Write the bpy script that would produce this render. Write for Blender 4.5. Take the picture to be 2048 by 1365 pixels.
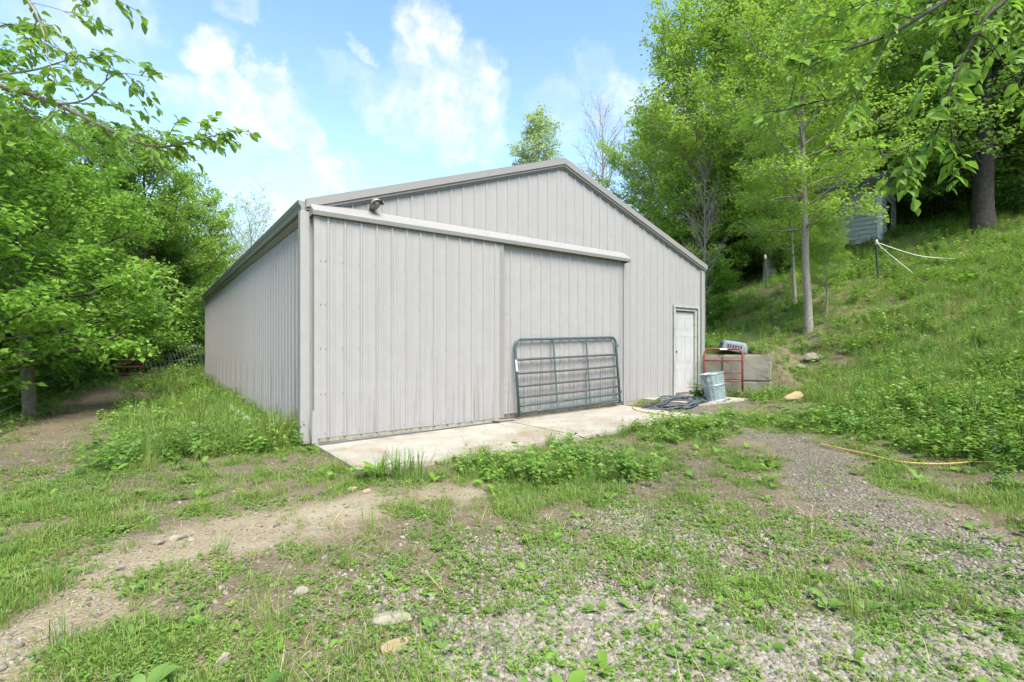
import bpy, math, random
import numpy as np
from mathutils import Vector, Matrix

for o in list(bpy.data.objects):
    bpy.data.objects.remove(o)
scene = bpy.context.scene
COL = scene.collection
PI = math.pi
R = math.radians

# ------------------------------------------------------------------ camera
F, CX, HY, CZ = 998.0, 1024.0, 695.0, 1.25          # focal length / principal column / horizon row of the 2048 px photo, eye height
cam = bpy.data.cameras.new('camera')
cam.sensor_width = 36.0
cam.lens = 36.0 * F / 2048.0
cam.shift_y = (HY - 682.5) / 2048.0
cam.clip_start = 0.05
cam.clip_end = 2000.0
camo = bpy.data.objects.new('camera', cam)
COL.objects.link(camo)
camo.location = (0, 0, CZ)
camo.rotation_euler = (R(90), 0, 0)
scene.camera = camo

# ------------------------------------------------------------------ light
SUN_DIR = Vector((0.30, -0.62, 0.95)).normalized()   # towards the sun
sun = bpy.data.lights.new('sun', 'SUN')
sun.energy = 2.8
sun.angle = R(34)
sun.color = (1.0, 0.94, 0.84)
suno = bpy.data.objects.new('sun', sun)
COL.objects.link(suno)
suno.rotation_euler = SUN_DIR.to_track_quat('Z', 'Y').to_euler()

scene.view_settings.view_transform = 'Standard'
scene.view_settings.look = 'None'
scene.view_settings.gamma = 1.0
scene.view_settings.exposure = 1.64
scene.cycles.use_denoising = True
scene.cycles.max_bounces = 8
scene.cycles.diffuse_bounces = 8
scene.cycles.glossy_bounces = 2
scene.cycles.use_adaptive_sampling = True
scene.cycles.adaptive_threshold = 0.03
scene.cycles.transparent_max_bounces = 4
scene.cycles.sample_clamp_indirect = 6


class NT:
    """tiny helper round a node tree"""
    def __init__(self, tree):
        self.t = tree
        self.n = tree.nodes
        self.l = tree.links

    def add(self, typ, **kw):
        nd = self.n.new(typ)
        for k, v in kw.items():
            setattr(nd, k, v)
        return nd

    def put(self, sock, val):
        if isinstance(val, bpy.types.NodeSocket):
            self.l.new(val, sock)
        elif isinstance(val, (tuple, list)) and len(val) == 3 and sock.type == 'RGBA':
            sock.default_value = (*val, 1)
        else:
            sock.default_value = val

    def math(self, op, a, b=None, c=None, clamp=False):
        nd = self.add('ShaderNodeMath', operation=op, use_clamp=clamp)
        for i, v in enumerate((a, b, c)):
            if v is not None:
                self.put(nd.inputs[i], v)
        return nd.outputs[0]

    def vmath(self, op, a, b=None):
        nd = self.add('ShaderNodeVectorMath', operation=op)
        self.put(nd.inputs[0], a)
        if b is not None:
            if op == 'SCALE':
                self.put(nd.inputs['Scale'], b)
            else:
                self.put(nd.inputs[1], b)
        return nd.outputs['Value'] if op in ('DISTANCE', 'LENGTH', 'DOT_PRODUCT') else nd.outputs[0]

    def mix(self, fac, a, b, blend='MIX'):
        nd = self.add('ShaderNodeMix', data_type='RGBA', blend_type=blend)
        self.put(nd.inputs[0], fac)
        self.put(nd.inputs[6], a)
        self.put(nd.inputs[7], b)
        return nd.outputs[2]

    def ramp(self, v, lo, hi, a=0.0, b=1.0, smooth=True):
        nd = self.add('ShaderNodeMapRange', interpolation_type='SMOOTHSTEP' if smooth else 'LINEAR')
        self.put(nd.inputs[0], v)
        for i, x in enumerate((lo, hi, a, b)):
            self.put(nd.inputs[1 + i], x)
        return nd.outputs[0]

    def noise(self, vec, scale, detail=4.0, rough=0.55, dist=0.0, color=False):
        nd = self.add('ShaderNodeTexNoise')
        self.put(nd.inputs['Vector'], vec)
        nd.inputs['Scale'].default_value = scale
        nd.inputs['Detail'].default_value = detail
        nd.inputs['Roughness'].default_value = rough
        nd.inputs['Distortion'].default_value = dist
        return nd.outputs[1] if color else nd.outputs[0]

    def mapping(self, vec, scale=(1, 1, 1), rot=(0, 0, 0), loc=(0, 0, 0)):
        nd = self.add('ShaderNodeMapping')
        self.put(nd.inputs[0], vec)
        nd.inputs['Location'].default_value = loc
        nd.inputs['Rotation'].default_value = rot
        nd.inputs['Scale'].default_value = scale
        return nd.outputs[0]


# ------------------------------------------------------------------ sky
world = bpy.data.worlds.new('World')
scene.world = world
world.use_nodes = True
world.cycles.sampling_method = 'MANUAL'
world.cycles.sample_map_resolution = 512
world.node_tree.nodes.clear()
k = NT(world.node_tree)
out = k.add('ShaderNodeOutputWorld')
bg = k.add('ShaderNodeBackground')
bg.inputs[1].default_value = 0.115
sky = k.add('ShaderNodeTexSky', sky_type='NISHITA')
sky.sun_disc = False
sky.sun_elevation = math.asin(SUN_DIR.z)
sky.sun_rotation = math.atan2(SUN_DIR.x, SUN_DIR.y)
sky.air_density = 1.0
sky.dust_density = 0.6
sky.ozone_density = 1.0
tc = k.add('ShaderNodeTexCoord')
d0 = k.vmath('NORMALIZE', tc.outputs['Generated'])
wob = k.vmath('SUBTRACT', k.noise(d0, 10.0, 6.0, 0.62, color=True), (0.5, 0.5, 0.5))
dw = k.vmath('ADD', d0, k.vmath('SCALE', wob, 0.15))


def skydir(px, py):
    v = Vector(((px - CX) / F, 1.0, (HY - py) / F))
    return tuple(v.normalized())


CLOUDS = [  # photo column, row, radius (px), strength
    (858, 62, 66, 1.0), (818, 120, 62, .75), (915, 165, 84, .95), (850, 195, 100, .8), (800, 235, 75, .6), (920, 240, 100, .75), (985, 215, 46, .4),
    (440, 125, 66, 1.0), (470, 190, 78, .9), (545, 150, 50, .8), (545, 225, 84, .85), (470, 235, 90, .6), (355, 200, 50, .55), (600, 255, 50, .5),
    (645, 355, 70, .9), (590, 375, 80, .7), (640, 285, 32, .7), (690, 350, 46, .5),
    (1120, 215, 60, .35), (1235, 205, 70, .6), (1190, 140, 50, .3), (705, 82, 26, .45), (740, 158, 50, .3), (670, 150, 40, .25),
    (210, 15, 110, .5), (90, 50, 100, .35), (470, 5, 40, .6), (300, 380, 110, .35), (1330, 250, 90, .55), (520, 400, 70, .5)]
mask = None
for px, py, rad, st in CLOUDS:
    dist = k.vmath('DISTANCE', dw, skydir(px, py))
    r_ = .93 * rad / F / (1 + ((px - CX) / F) ** 2) ** 0.5
    m = k.ramp(dist, r_ * 0.55, r_ * 1.06, st * .92, 0.0)
    mask = m if mask is None else k.math('MAXIMUM', mask, m)
wisp = k.ramp(k.noise(k.mapping(d0, (1.0, 1.0, 2.4)), 3.1, 5.0, 0.6, 0.4), 0.54, 0.80, 0.0, 0.40)
detail = k.ramp(k.noise(d0, 26.0, 5.0, 0.62), 0.25, 0.72, 0.60, 1.15)
cover = k.math('MULTIPLY', k.math('MAXIMUM', mask, wisp), detail, clamp=True)
sep = k.add('ShaderNodeSeparateXYZ')
k.put(sep.inputs[0], d0)
hz = k.ramp(sep.outputs[2], -0.05, 0.62, 1.0, 0.0)
SKY_TINT = (0.98, 1.09, 1.10)
blue = k.mix(1.0, sky.outputs[0], SKY_TINT, 'MULTIPLY')
blue = k.mix(k.math('MULTIPLY', hz, 0.42), blue, (3.0, 3.72, 4.5))
cloudc = k.mix(k.ramp(k.noise(d0, 13.0, 4.0, 0.6), 0.40, 0.62), (2.5, 2.85, 3.4), (3.4, 3.45, 3.65))
final = k.mix(k.math('MULTIPLY', cover, 0.86), blue, cloudc)
k.put(bg.inputs[0], final)
k.l.new(bg.outputs[0], out.inputs[0])

# ------------------------------------------------------------------ numeric helpers
RS = np.random.default_rng(7)


def smooth(a, b, x):
    t = np.clip((x - a) / (b - a), 0, 1)
    return t * t * (3 - 2 * t)


def vnoise(x, y, seed=0):
    xi = np.floor(x).astype(np.int64)
    yi = np.floor(y).astype(np.int64)
    xf = x - xi
    yf = y - yi

    def h(i, j):
        n = (i * 374761393 + j * 668265263 + seed * 982451653) & 0xFFFFFFFF
        n = ((n ^ (n >> 13)) * 1274126177) & 0xFFFFFFFF
        return ((n ^ (n >> 16)) & 0xFFFF) / 65535.0
    u = xf * xf * (3 - 2 * xf)
    v = yf * yf * (3 - 2 * yf)
    return (h(xi, yi) * (1 - u) + h(xi + 1, yi) * u) * (1 - v) + (h(xi, yi + 1) * (1 - u) + h(xi + 1, yi + 1) * u) * v


def fbm(x, y, seed=0, octs=4):
    s = 0.0
    a = 0.5
    tot = 0.0
    for o in range(octs):
        s = s + a * vnoise(x * 2 ** o, y * 2 ** o, seed + o * 17)
        tot += a
        a *= 0.5
    return s / tot


# barn frame: u along the front, v backwards
BO = np.array([-2.75, 6.82])
BU = np.array([0.809, 0.588])
BV = np.array([-0.588, 0.809])
BA = math.atan2(0.588, 0.809)


def buv(x, y):
    return (x - BO[0]) * BU[0] + (y - BO[1]) * BU[1], (x - BO[0]) * BV[0] + (y - BO[1]) * BV[1]


def bxy(u, v):
    return BO[0] + u * BU[0] + v * BV[0], BO[1] + u * BU[1] + v * BV[1]


def zpad(u):
    return -0.045 + 0.016 * u


# terrain: thin-plate spline through surveyed spots
CP = np.array([
    (0, 0, -.12), (-4, 1, -.16), (4, 0, -.06), (0, 3, -.12), (3, 4, -.09), (-3, 4, -.13), (-1.5, 4.9, -.1), (2.9, 8.0, .03), (1, 6, -.06),
    (-2.75, 6.6, -.07), (1, 9.5, 0), (4.64, 12.19, .1), (-6, 11.0, .0), (-12.2, 19.2, .22), (-8, 9, -.1), (-12, 14, 0), (-15, 20, .15),
    (-12, 8, -.3), (-20, 15, -.4), (-25, 40, .5), (-6, 5, -.16), (-10, 0, -.3), (0, -6, -.1),
    (4.9, 5, .0), (5, 8, .1), (4.9, 10, .15), (6.4, 11.8, .28), (5.3, 2, .15),
    (8.2, 8, 1.25), (7, 6, .8), (6.5, 3.5, .6), (9, 2, 1.7), (9, 5, 1.7), (7.7, 13.2, 1.5), (11.2, 15.3, 3.2), (9.55, 18.8, 3.4), (8.5, 20, 2.9), (16, 22, 6.1),
    (17, 18, 5.5), (13, 10, 3.1), (20, 8, 5.8), (25, 20, 8.2), (-4.3, 25, .5), (0, 28, 1.5), (5, 27, 3.0), (1, 20, 0.3), (6.6, 15.5, 1.6),
    (60, 60, 20), (60, 0, 16), (-60, 0, -1.5), (-60, 60, 3), (0, 80, 8), (0, -40, -.5), (40, -40, 9), (-40, -40, -1)], float)


def _tps_k(r2):
    return np.where(r2 > 1e-12, r2 * np.log(np.maximum(r2, 1e-12)) * 0.5, 0.0)


_n = len(CP)
_A = np.zeros((_n + 3, _n + 3))
_dx = CP[:, None, 0] - CP[None, :, 0]
_dy = CP[:, None, 1] - CP[None, :, 1]
_A[:_n, :_n] = _tps_k(_dx ** 2 + _dy ** 2) + np.eye(_n) * 0.15
_A[:_n, _n] = 1
_A[:_n, _n + 1:] = CP[:, :2]
_A[_n, :_n] = 1
_A[_n + 1:, :_n] = CP[:, :2].T
_W = np.linalg.solve(_A, np.concatenate([CP[:, 2], np.zeros(3)]))


def box_mask(u, v, u0, u1, v0, v1, soft):
    d = np.maximum(np.maximum(u0 - u, u - u1), np.maximum(v0 - v, v - v1))
    return 1 - smooth(0.0, soft, d)


BLK = (5.85, 11.30)            # near end of the retaining blocks' front face; they run back to the barn corner


def blk(x, y):
    """along the block wall and behind its face"""
    return (x - BLK[0]) * -.84 + (y - BLK[1]) * .54, (x - BLK[0]) * .54 + (y - BLK[1]) * .84


def H(x, y):
    x = np.atleast_1d(np.asarray(x, float))
    y = np.atleast_1d(np.asarray(y, float))
    shp = x.shape
    xf = np.clip(x.ravel(), -80, 80)
    yf = np.clip(y.ravel(), -60, 90)
    z = np.zeros_like(xf)
    for a in range(0, len(xf), 40000):
        X = xf[a:a + 40000]
        Y = yf[a:a + 40000]
        z[a:a + 40000] = _tps_k((X[:, None] - CP[None, :, 0]) ** 2 + (Y[:, None] - CP[None, :, 1]) ** 2) @ _W[:_n] + _W[_n] + _W[_n + 1] * X + _W[_n + 2] * Y
    # fill behind the retaining blocks
    a_, w_ = blk(xf, yf)
    st = smooth(.15, .5, w_) * (1 - smooth(1.6, 5.0, w_)) * smooth(-.8, .12, a_) * (1 - smooth(2.6, 3.6, a_))
    z = z + st * np.maximum(0, 1.0 + 0.22 * (w_ - .4) - z)
    # small bumps
    z = z + (fbm(xf * 1.3, yf * 1.3, 3) - .5) * 0.07 + (fbm(xf * 5, yf * 5, 9, 3) - .5) * 0.025
    # level pad under barn, slab and doorstep
    u, v = buv(xf, yf)
    pad = box_mask(u, v, -.02, 9.2, -.02, 15.6, .55)
    z = z * (1 - pad) + np.where(v > 0, np.minimum(z, zpad(u) - .03), zpad(u) - .03) * pad
    pad = box_mask(u, v, 0, 6.1, -2.05, 0, .35)
    z = z * (1 - pad) + (zpad(u) - .045) * pad
    pad = box_mask(u, v, 6.9, 8.75, -1.4, 0, .3)
    z = z * (1 - pad) + .10 * pad
    return z.reshape(shp)


def Hs(x, y):
    return float(H([x], [y])[0])


def P(px, py, D):
    """a spot at distance D seen at a photo column / row"""
    return Vector(((px - CX) / F * D, D, CZ + (HY - py) / F * D))


def G(px, py, dmax=60.0):
    """where the line of sight through a photo spot meets the ground"""
    D = np.concatenate([np.arange(1.2, 14, .02), np.arange(14, dmax, .08)])
    z = CZ + (HY - py) / F * D
    g = H((px - CX) / F * D, D)
    hit = np.nonzero(z <= g)[0]
    d = D[hit[0]] if len(hit) else dmax
    x = (px - CX) / F * d
    return Vector((x, d, Hs(x, d)))


def W(px, py, z=-.11):
    D = (CZ - z) * F / (py - HY)
    return ((px - CX) / F * D, D)


def poly_dist(x, y, pts):
    d = np.full(np.shape(x), 1e9)
    for (ax, ay), (bx, by) in zip(pts[:-1], pts[1:]):
        vx, vy = bx - ax, by - ay
        t = np.clip(((x - ax) * vx + (y - ay) * vy) / (vx * vx + vy * vy), 0, 1)
        d = np.minimum(d, np.hypot(x - ax - t * vx, y - ay - t * vy))
    return d


L_SAND = [W(*p) for p in [(-60, 1350), (120, 1225), (300, 1105), (480, 1060), (640, 1030), (760, 1005), (930, 985)]]
L_LEFT = [W(*p) for p in [(-300, 990), (-40, 930), (120, 872), (200, 822), (235, 790)]]
L_RIGHT = [W(*p) for p in [(2150, 1215), (1860, 1085), (1680, 985), (1600, 900), (1480, 868), (1300, 862)]]
L_GRAV = [W(*p) for p in [(1000, 1430), (1150, 1270), (1300, 1320), (1700, 1330), (2200, 1330)]]
L_GRAV2 = [W(*p) for p in [(1120, 1200), (1350, 1120), (1650, 1150), (2000, 1200)]]
L_SAND2 = [W(*p) for p in [(930, 985), (1010, 950)]]
L_BAND = [W(1330, 866, 0), W(1450, 840, .05), W(1650, 850, .05), W(1950, 930)]
WEEDP = W(1090, 948)
GRASSP = W(560, 930)


def zones(x, y):
    n1 = fbm(x * .9, y * .9, 21)
    n2 = fbm(x * 3.1, y * 3.1, 22)
    n3 = fbm(x * 9.0, y * 9.0, 23, 3)
    nz = (n1 - .5) * .9 + (n2 - .5) * .7
    sand = 1 - smooth(.12, .52, poly_dist(x, y, L_SAND) + nz * .55)
    sand = np.maximum(sand, .8 * (1 - smooth(.1, .4, poly_dist(x, y, L_SAND2) + nz * .5)))
    left = 1 - smooth(.6, 1.7, poly_dist(x, y, L_LEFT) + nz * .9)
    right = 1 - smooth(.2, .65, poly_dist(x, y, L_RIGHT) + nz * .6)
    g1 = 1 - smooth(.15, .60, poly_dist(x, y, L_GRAV) + nz * .5)
    g2 = 1 - smooth(.6, 1.3, poly_dist(x, y, L_GRAV2) + nz * .9)
    uu, vv = buv(x, y)
    g3 = box_mask(uu, vv, 6.3, 9.2, -1.9, -1.2, .3)
    grav = np.maximum(np.maximum(g1, .36 * g2), np.maximum(.55 * right, .8 * g3))
    hill = smooth(4.7, 5.6, x + (n1 - .5) * 1.2 - .25 * np.maximum(0, 5 - y))
    hill = np.maximum(hill, smooth(.3, .8, blk(x, y)[1]) * (x > 3.5) * (y > 11.4))
    wall = (1 - smooth(.7, 2.1, np.abs(uu + .75) + nz * .8)) * smooth(-.6, .6, vv) * (uu < .2)
    lawn = smooth(9.5, 11.5, y) * (uu < 0) * (1 - left)
    verge = 1 - smooth(.5, 2.2, np.hypot((x - GRASSP[0]) / 1.35, (y - GRASSP[1]) / .9) + nz)
    weedp = 1 - smooth(.55, 1.1, np.hypot((x - WEEDP[0]) / 1.15, (y - WEEDP[1]) / .62) + nz * .6)
    band = 1 - smooth(.28, .8, poly_dist(x, y, L_BAND) + nz * .6)
    base = .14 + .52 * smooth(.45, .62, n1 * .5 + n2 * .5)
    veg = np.maximum(base, np.maximum(.62 * verge * smooth(.38, .58, n2), np.maximum(lawn, np.maximum(wall, weedp))))
    veg = veg * (1 - .94 * sand) * (1 - .85 * left) * (1 - .88 * right) * (1 - .94 * g1) * (1 - .5 * g2) * (1 - g3)
    veg = np.maximum(veg, .95 * band * (1 - g3))
    veg = np.maximum(veg, hill * (.35 + .65 * smooth(.3, .5, n2)))
    bank = 1 - smooth(.5, 1.6, np.hypot((x - 6.6) / 1.15, (y - 12.3) / 1.1) + nz * 1.2)
    veg = veg * (1 - .6 * bank)
    hill = hill * (1 - .55 * bank)
    wood = smooth(-1.5, .5, -(x + .6 * y + 4.2))          # beyond the left fence
    veg = np.maximum(veg, .5 * wood)
    out = np.zeros_like(x)
    for b in ((-.0, 9.2, -.02, 15.6), (.02, 6.08, -2.03, 0), (6.92, 8.73, -1.38, 0)):
        out = np.maximum(out, box_mask(uu, vv, *b, .06))
    a_, w_ = blk(x, y)
    out = np.maximum(out, (a_ > -.02) * (a_ < 2.0) * (w_ > -.02) * (w_ < .62))
    return dict(sand=sand, left=left, right=right, grav=grav, g1=g1, g2=g2, hill=hill, wall=wall, lawn=lawn, verge=verge, weedp=weedp, band=band, veg=veg, out=out,
                n1=n1, n2=n2, n3=n3, u=uu, v=vv, wood=wood)


# ------------------------------------------------------------------ mesh helpers
class MB:
    def __init__(self):
        self.v = []
        self.f = []

    def box(self, x0, x1, y0, y1, z0, z1):
        b = len(self.v)
        self.v += [(x0, y0, z0), (x1, y0, z0), (x1, y1, z0), (x0, y1, z0), (x0, y0, z1), (x1, y0, z1), (x1, y1, z1), (x0, y1, z1)]
        self.f += [tuple(b + i for i in q) for q in ((3, 2, 1, 0), (4, 5, 6, 7), (0, 1, 5, 4), (1, 2, 6, 5), (2, 3, 7, 6), (3, 0, 4, 7))]
        return self

    def bbox(self, x0, x1, y0, y1, z0, z1, c):
        """box with chamfered edges"""
        b = len(self.v)
        for z, i in ((z0, c), (z0 + c, 0), (z1 - c, 0), (z1, c)):
            for (sx, sy) in ((0, 0), (1, 0), (1, 1), (0, 1)):
                xa, ya = (x1 if sx else x0), (y1 if sy else y0)
                dx, dy = (-1 if sx else 1), (-1 if sy else 1)
                j = i + (0.0 if i else 0.0)
                corner = [(xa + dx * (c + i * .0 + (i if i else 0)), ya + dy * (i if i else 0)), (xa + dx * (i if i else 0), ya + dy * (c + (i if i else 0)))]
                order = corner if (sx, sy) in ((1, 0), (0, 1)) else corner[::-1]
                for q in order:
                    self.v.append((q[0], q[1], z))
        for k_ in range(3):
            for i in range(8):
                a = b + k_ * 8 + i
                e = b + k_ * 8 + (i + 1) % 8
                self.f.append((a, e, e + 8, a + 8))
        self.f.append(tuple(b + 7 - i for i in range(8)))
        self.f.append(tuple(b + 24 + i for i in range(8)))
        return self

    def tube(self, pts, rad, n=8, cap=True):
        pts = [Vector(p) for p in pts]
        if not hasattr(rad, '__len__'):
            rad = [rad] * len(pts)
        b = len(self.v)
        t = (pts[1] - pts[0]).normalized()
        ref = Vector((0, 0, 1)) if abs(t.z) < .9 else Vector((1, 0, 0))
        nrm = t.cross(ref).normalized()
        for i, p in enumerate(pts):
            if i == 0:
                t = pts[1] - pts[0]
            elif i == len(pts) - 1:
                t = pts[-1] - pts[-2]
            else:
                t = pts[i + 1] - pts[i - 1]
            t.normalize()
            nrm = (nrm - t * nrm.dot(t))
            if nrm.length < 1e-6:
                nrm = t.orthogonal()
            nrm.normalize()
            bi = t.cross(nrm)
            for j in range(n):
                a = 2 * PI * j / n
                q = p + (nrm * math.cos(a) + bi * math.sin(a)) * rad[i]
                self.v.append(tuple(q))
        for i in range(len(pts) - 1):
            for j in range(n):
                a = b + i * n + j
                e = b + i * n + (j + 1) % n
                self.f.append((a, e, e + n, a + n))
        if cap:
            self.f.append(tuple(b + n - 1 - j for j in range(n)))
            self.f.append(tuple(b + (len(pts) - 1) * n + j for j in range(n)))
        return self

    def prism(self, poly, axis, a0, a1):
        """extrude a closed polygon of (p,q) along an axis: 'x' -> (a,p,q), 'y' -> (p,a,q), 'z' -> (p,q,a)"""
        b = len(self.v)
        n = len(poly)
        for a in (a0, a1):
            for p, q in poly:
                self.v.append({'x': (a, p, q), 'y': (p, a, q), 'z': (p, q, a)}[axis])
        for i in range(n):
            j = (i + 1) % n
            self.f.append((b + i, b + j, b + n + j, b + n + i))
        self.f.append(tuple(b + n - 1 - i for i in range(n)))
        self.f.append(tuple(b + n + i for i in range(n)))
        return self

    def lathe(self, prof, n=24, c=(0, 0, 0)):
        b = len(self.v)
        for r_, z in prof:
            for j in range(n):
                a = 2 * PI * j / n
                self.v.append((c[0] + r_ * math.cos(a), c[1] + r_ * math.sin(a), c[2] + z))
        for i in range(len(prof) - 1):
            for j in range(n):
                a = b + i * n + j
                e = b + i * n + (j + 1) % n
                self.f.append((a, e, e + n, a + n))
        return self

    def mesh(self, name, smooth_=False, recalc=True):
        me = bpy.data.meshes.new(name)
        me.from_pydata(self.v, [], self.f)
        if recalc:
            import bmesh
            bm = bmesh.new()
            bm.from_mesh(me)
            bmesh.ops.recalc_face_normals(bm, faces=bm.faces)
            bm.to_mesh(me)
            bm.free()
        me.polygons.foreach_set('use_smooth', [smooth_] * len(me.polygons))
        me.update()
        return me


def obj(name, me, mat=None, parent=None, kind=None, label=None, cat=None, group=None, loc=None, rot=None, recalc=True, smooth_=False):
    if isinstance(me, MB):
        me = me.mesh(name, smooth_, recalc)
    if mat is not None and me is not None and not me.materials:
        me.materials.append(mat)
    o = bpy.data.objects.new(name, me)
    COL.objects.link(o)
    if parent is not None:
        o.parent = parent
    if loc is not None:
        o.location = loc
    if rot is not None:
        o.rotation_euler = rot
    tag(o, label, cat, group, kind)
    return o


def tag(o, label=None, cat=None, group=None, kind=None):
    for key, val in (('label', label), ('category', cat), ('group', group), ('kind', kind)):
        if val:
            o[key] = val


def thing(name, label, cat, loc=(0, 0, 0), rz=0.0, group=None):
    return obj(name, None, loc=loc, rot=(0, 0, rz), label=label, cat=cat, group=group)


def fast_mesh(name, V, loops, starts, smooth_=False):
    me = bpy.data.meshes.new(name)
    me.vertices.add(len(V))
    me.vertices.foreach_set('co', np.ascontiguousarray(V, np.float32).ravel())
    me.loops.add(len(loops))
    me.loops.foreach_set('vertex_index', np.ascontiguousarray(loops, np.int32))
    me.polygons.add(len(starts))
    me.polygons.foreach_set('loop_start', np.ascontiguousarray(starts, np.int32))
    me.polygons.foreach_set('use_smooth', np.full(len(starts), smooth_, bool))
    me.update(calc_edges=True)
    return me


LEAF_KITE = (np.array([(0, 0, 0), (.36, .42, .10), (0, 1, -.06), (-.36, .42, .10)]), [(0, 1, 2), (0, 2, 3)])
LEAF_FULL = (np.array([(0, 0, 0), (.24, .25, .10), (.29, .52, .12), (.16, .82, .0), (0, 1.05, -.12), (-.16, .82, .0), (-.29, .52, .12), (-.24, .25, .10), (0, .5, 0)]),
             [(0, 1, 8), (1, 2, 8), (2, 3, 8), (3, 4, 8), (4, 5, 8), (5, 6, 8), (6, 7, 8), (7, 0, 8)])


def leaf_mesh(name, C, D, N, S, tpl=LEAF_KITE, rng=None):
    """one leaf per row: centre, direction, rough normal, size"""
    rng = rng or RS
    D = D / np.maximum(np.linalg.norm(D, axis=1, keepdims=True), 1e-6)
    X = np.cross(D, N)
    X /= np.maximum(np.linalg.norm(X, axis=1, keepdims=True), 1e-6)
    Z = np.cross(X, D)
    tv, tf = tpl
    S = S[:, None]
    V = C[:, None, :] + (tv[None, :, 0:1] * X[:, None, :] + tv[None, :, 1:2] * D[:, None, :] + tv[None, :, 2:3] * Z[:, None, :]) * S[:, None, :]
    n, kk = len(C), len(tv)
    F_ = np.array(tf)
    loops = (np.arange(n)[:, None, None] * kk + F_[None]).ravel()
    starts = np.arange(n * len(F_)) * 3
    me = fast_mesh(name, V.reshape(-1, 3), loops, starts)
    at = me.attributes.new('rnd', 'FLOAT', 'POINT')
    at.data.foreach_set('value', np.repeat(rng.random(n), kk).astype(np.float32))
    return me


# ------------------------------------------------------------------ materials
def newmat(name):
    m = bpy.data.materials.new(name)
    m.use_nodes = True
    m.node_tree.nodes.clear()
    kk = NT(m.node_tree)
    o = kk.add('ShaderNodeOutputMaterial')
    return m, kk, o


def principled(kk, o, col, rough=.6, metal=0.0, spec=.4, bump=None, bumpd=.01, bumps=.4):
    p = kk.add('ShaderNodeBsdfPrincipled')
    kk.put(p.inputs['Base Color'], col)
    kk.put(p.inputs['Roughness'], rough)
    kk.put(p.inputs['Metallic'], metal)
    kk.put(p.inputs['Specular IOR Level'], spec)
    if bump is not None:
        b = kk.add('ShaderNodeBump')
        b.inputs['Strength'].default_value = bumps
        b.inputs['Distance'].default_value = bumpd
        kk.put(b.inputs['Height'], bump)
        kk.l.new(b.outputs[0], p.inputs['Normal'])
    kk.l.new(p.outputs[0], o.inputs[0])
    return p


def pos(kk):
    return kk.add('ShaderNodeNewGeometry').outputs['Position']


def noisy(name, a, b, scale=8.0, rough=.7, metal=0.0, spec=.35, bump=.0, c=None, cscale=2.0, clo=.55, chi=.7, coord='obj'):
    m, kk, o = newmat(name)
    v = kk.add('ShaderNodeTexCoord').outputs['Object'] if coord == 'obj' else pos(kk)
    n = kk.noise(v, scale, 5.0, .6)
    col = kk.mix(kk.ramp(n, .3, .7), a, b)
    if c is not None:
        col = kk.mix(kk.ramp(kk.noise(v, cscale, 5.0, .65), clo, chi), col, c)
    principled(kk, o, col, rough, metal, spec, n if bump else None, bump)
    return m


def leafmat(name, a, b, trans=.38, trcol=(1.12, 1.15, .75), rough=.5):
    m, kk, o = newmat(name)
    at = kk.add('ShaderNodeAttribute', attribute_name='rnd')
    oi = kk.add('ShaderNodeObjectInfo')
    big = kk.noise(pos(kk), .9, 2.0, .5)
    f = kk.math('ADD', kk.math('MULTIPLY', at.outputs['Fac'], .55), kk.math('ADD', kk.math('MULTIPLY', oi.outputs['Random'], .22), kk.ramp(big, .3, .7, 0, .3)), clamp=True)
    col = kk.mix(f, a, b)
    p = kk.add('ShaderNodeBsdfPrincipled')
    kk.put(p.inputs['Base Color'], col)
    p.inputs['Roughness'].default_value = rough
    p.inputs['Specular IOR Level'].default_value = .3
    t = kk.add('ShaderNodeBsdfTranslucent')
    kk.put(t.inputs[0], kk.mix(1.0, col, trcol, 'MULTIPLY'))
    mx = kk.add('ShaderNodeMixShader')
    mx.inputs[0].default_value = trans
    kk.l.new(p.outputs[0], mx.inputs[1])
    kk.l.new(t.outputs[0], mx.inputs[2])
    kk.l.new(mx.outputs[0], o.inputs[0])
    return m


def metal_paint(name, base, streak, amount, bottom):
    """painted sheet steel with vertical rain streaks and splash dirt"""
    m, kk, o = newmat(name)
    v = kk.add('ShaderNodeTexCoord').outputs['Object']
    wp = pos(kk)
    s1 = kk.noise(kk.mapping(v, (26, 26, .55)), 1.0, 5.0, .65)
    s2 = kk.noise(kk.mapping(v, (75, 75, 1.2)), 1.0, 4.0, .6)
    area = kk.ramp(kk.noise(v, .55, 3.0, .6), .42, .66)
    sp = kk.add('ShaderNodeSeparateXYZ')
    kk.put(sp.inputs[0], wp)
    low = kk.ramp(kk.math('ADD', sp.outputs[2], kk.ramp(kk.noise(kk.mapping(v, (3, 3, .4)), 1.0, 4.0), .2, .8, -.5, .5)), .05, 1.25, 1.0, 0.0)
    st = kk.math('MULTIPLY', kk.ramp(s1, .48, .74), kk.ramp(s2, .35, .65, .35, 1.0))
    f = kk.math('MULTIPLY', st, kk.math('ADD', kk.math('MULTIPLY', area, amount), kk.math('MULTIPLY', low, bottom)), clamp=True)
    blot = kk.ramp(kk.noise(v, 5.0, 6.0, .7), .3, .75, .955, 1.03)
    fine = kk.ramp(kk.noise(v, 160.0, 2.0, .5), .3, .7, .975, 1.02)
    col = kk.mix(f, base, streak)
    col = kk.mix(1.0, col, kk.vmath('SCALE', (1, 1, 1), kk.math('MULTIPLY', blot, fine)), 'MULTIPLY')
    principled(kk, o, col, kk.ramp(s1, .3, .8, .42, .62), 0, .4)
    return m


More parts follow.
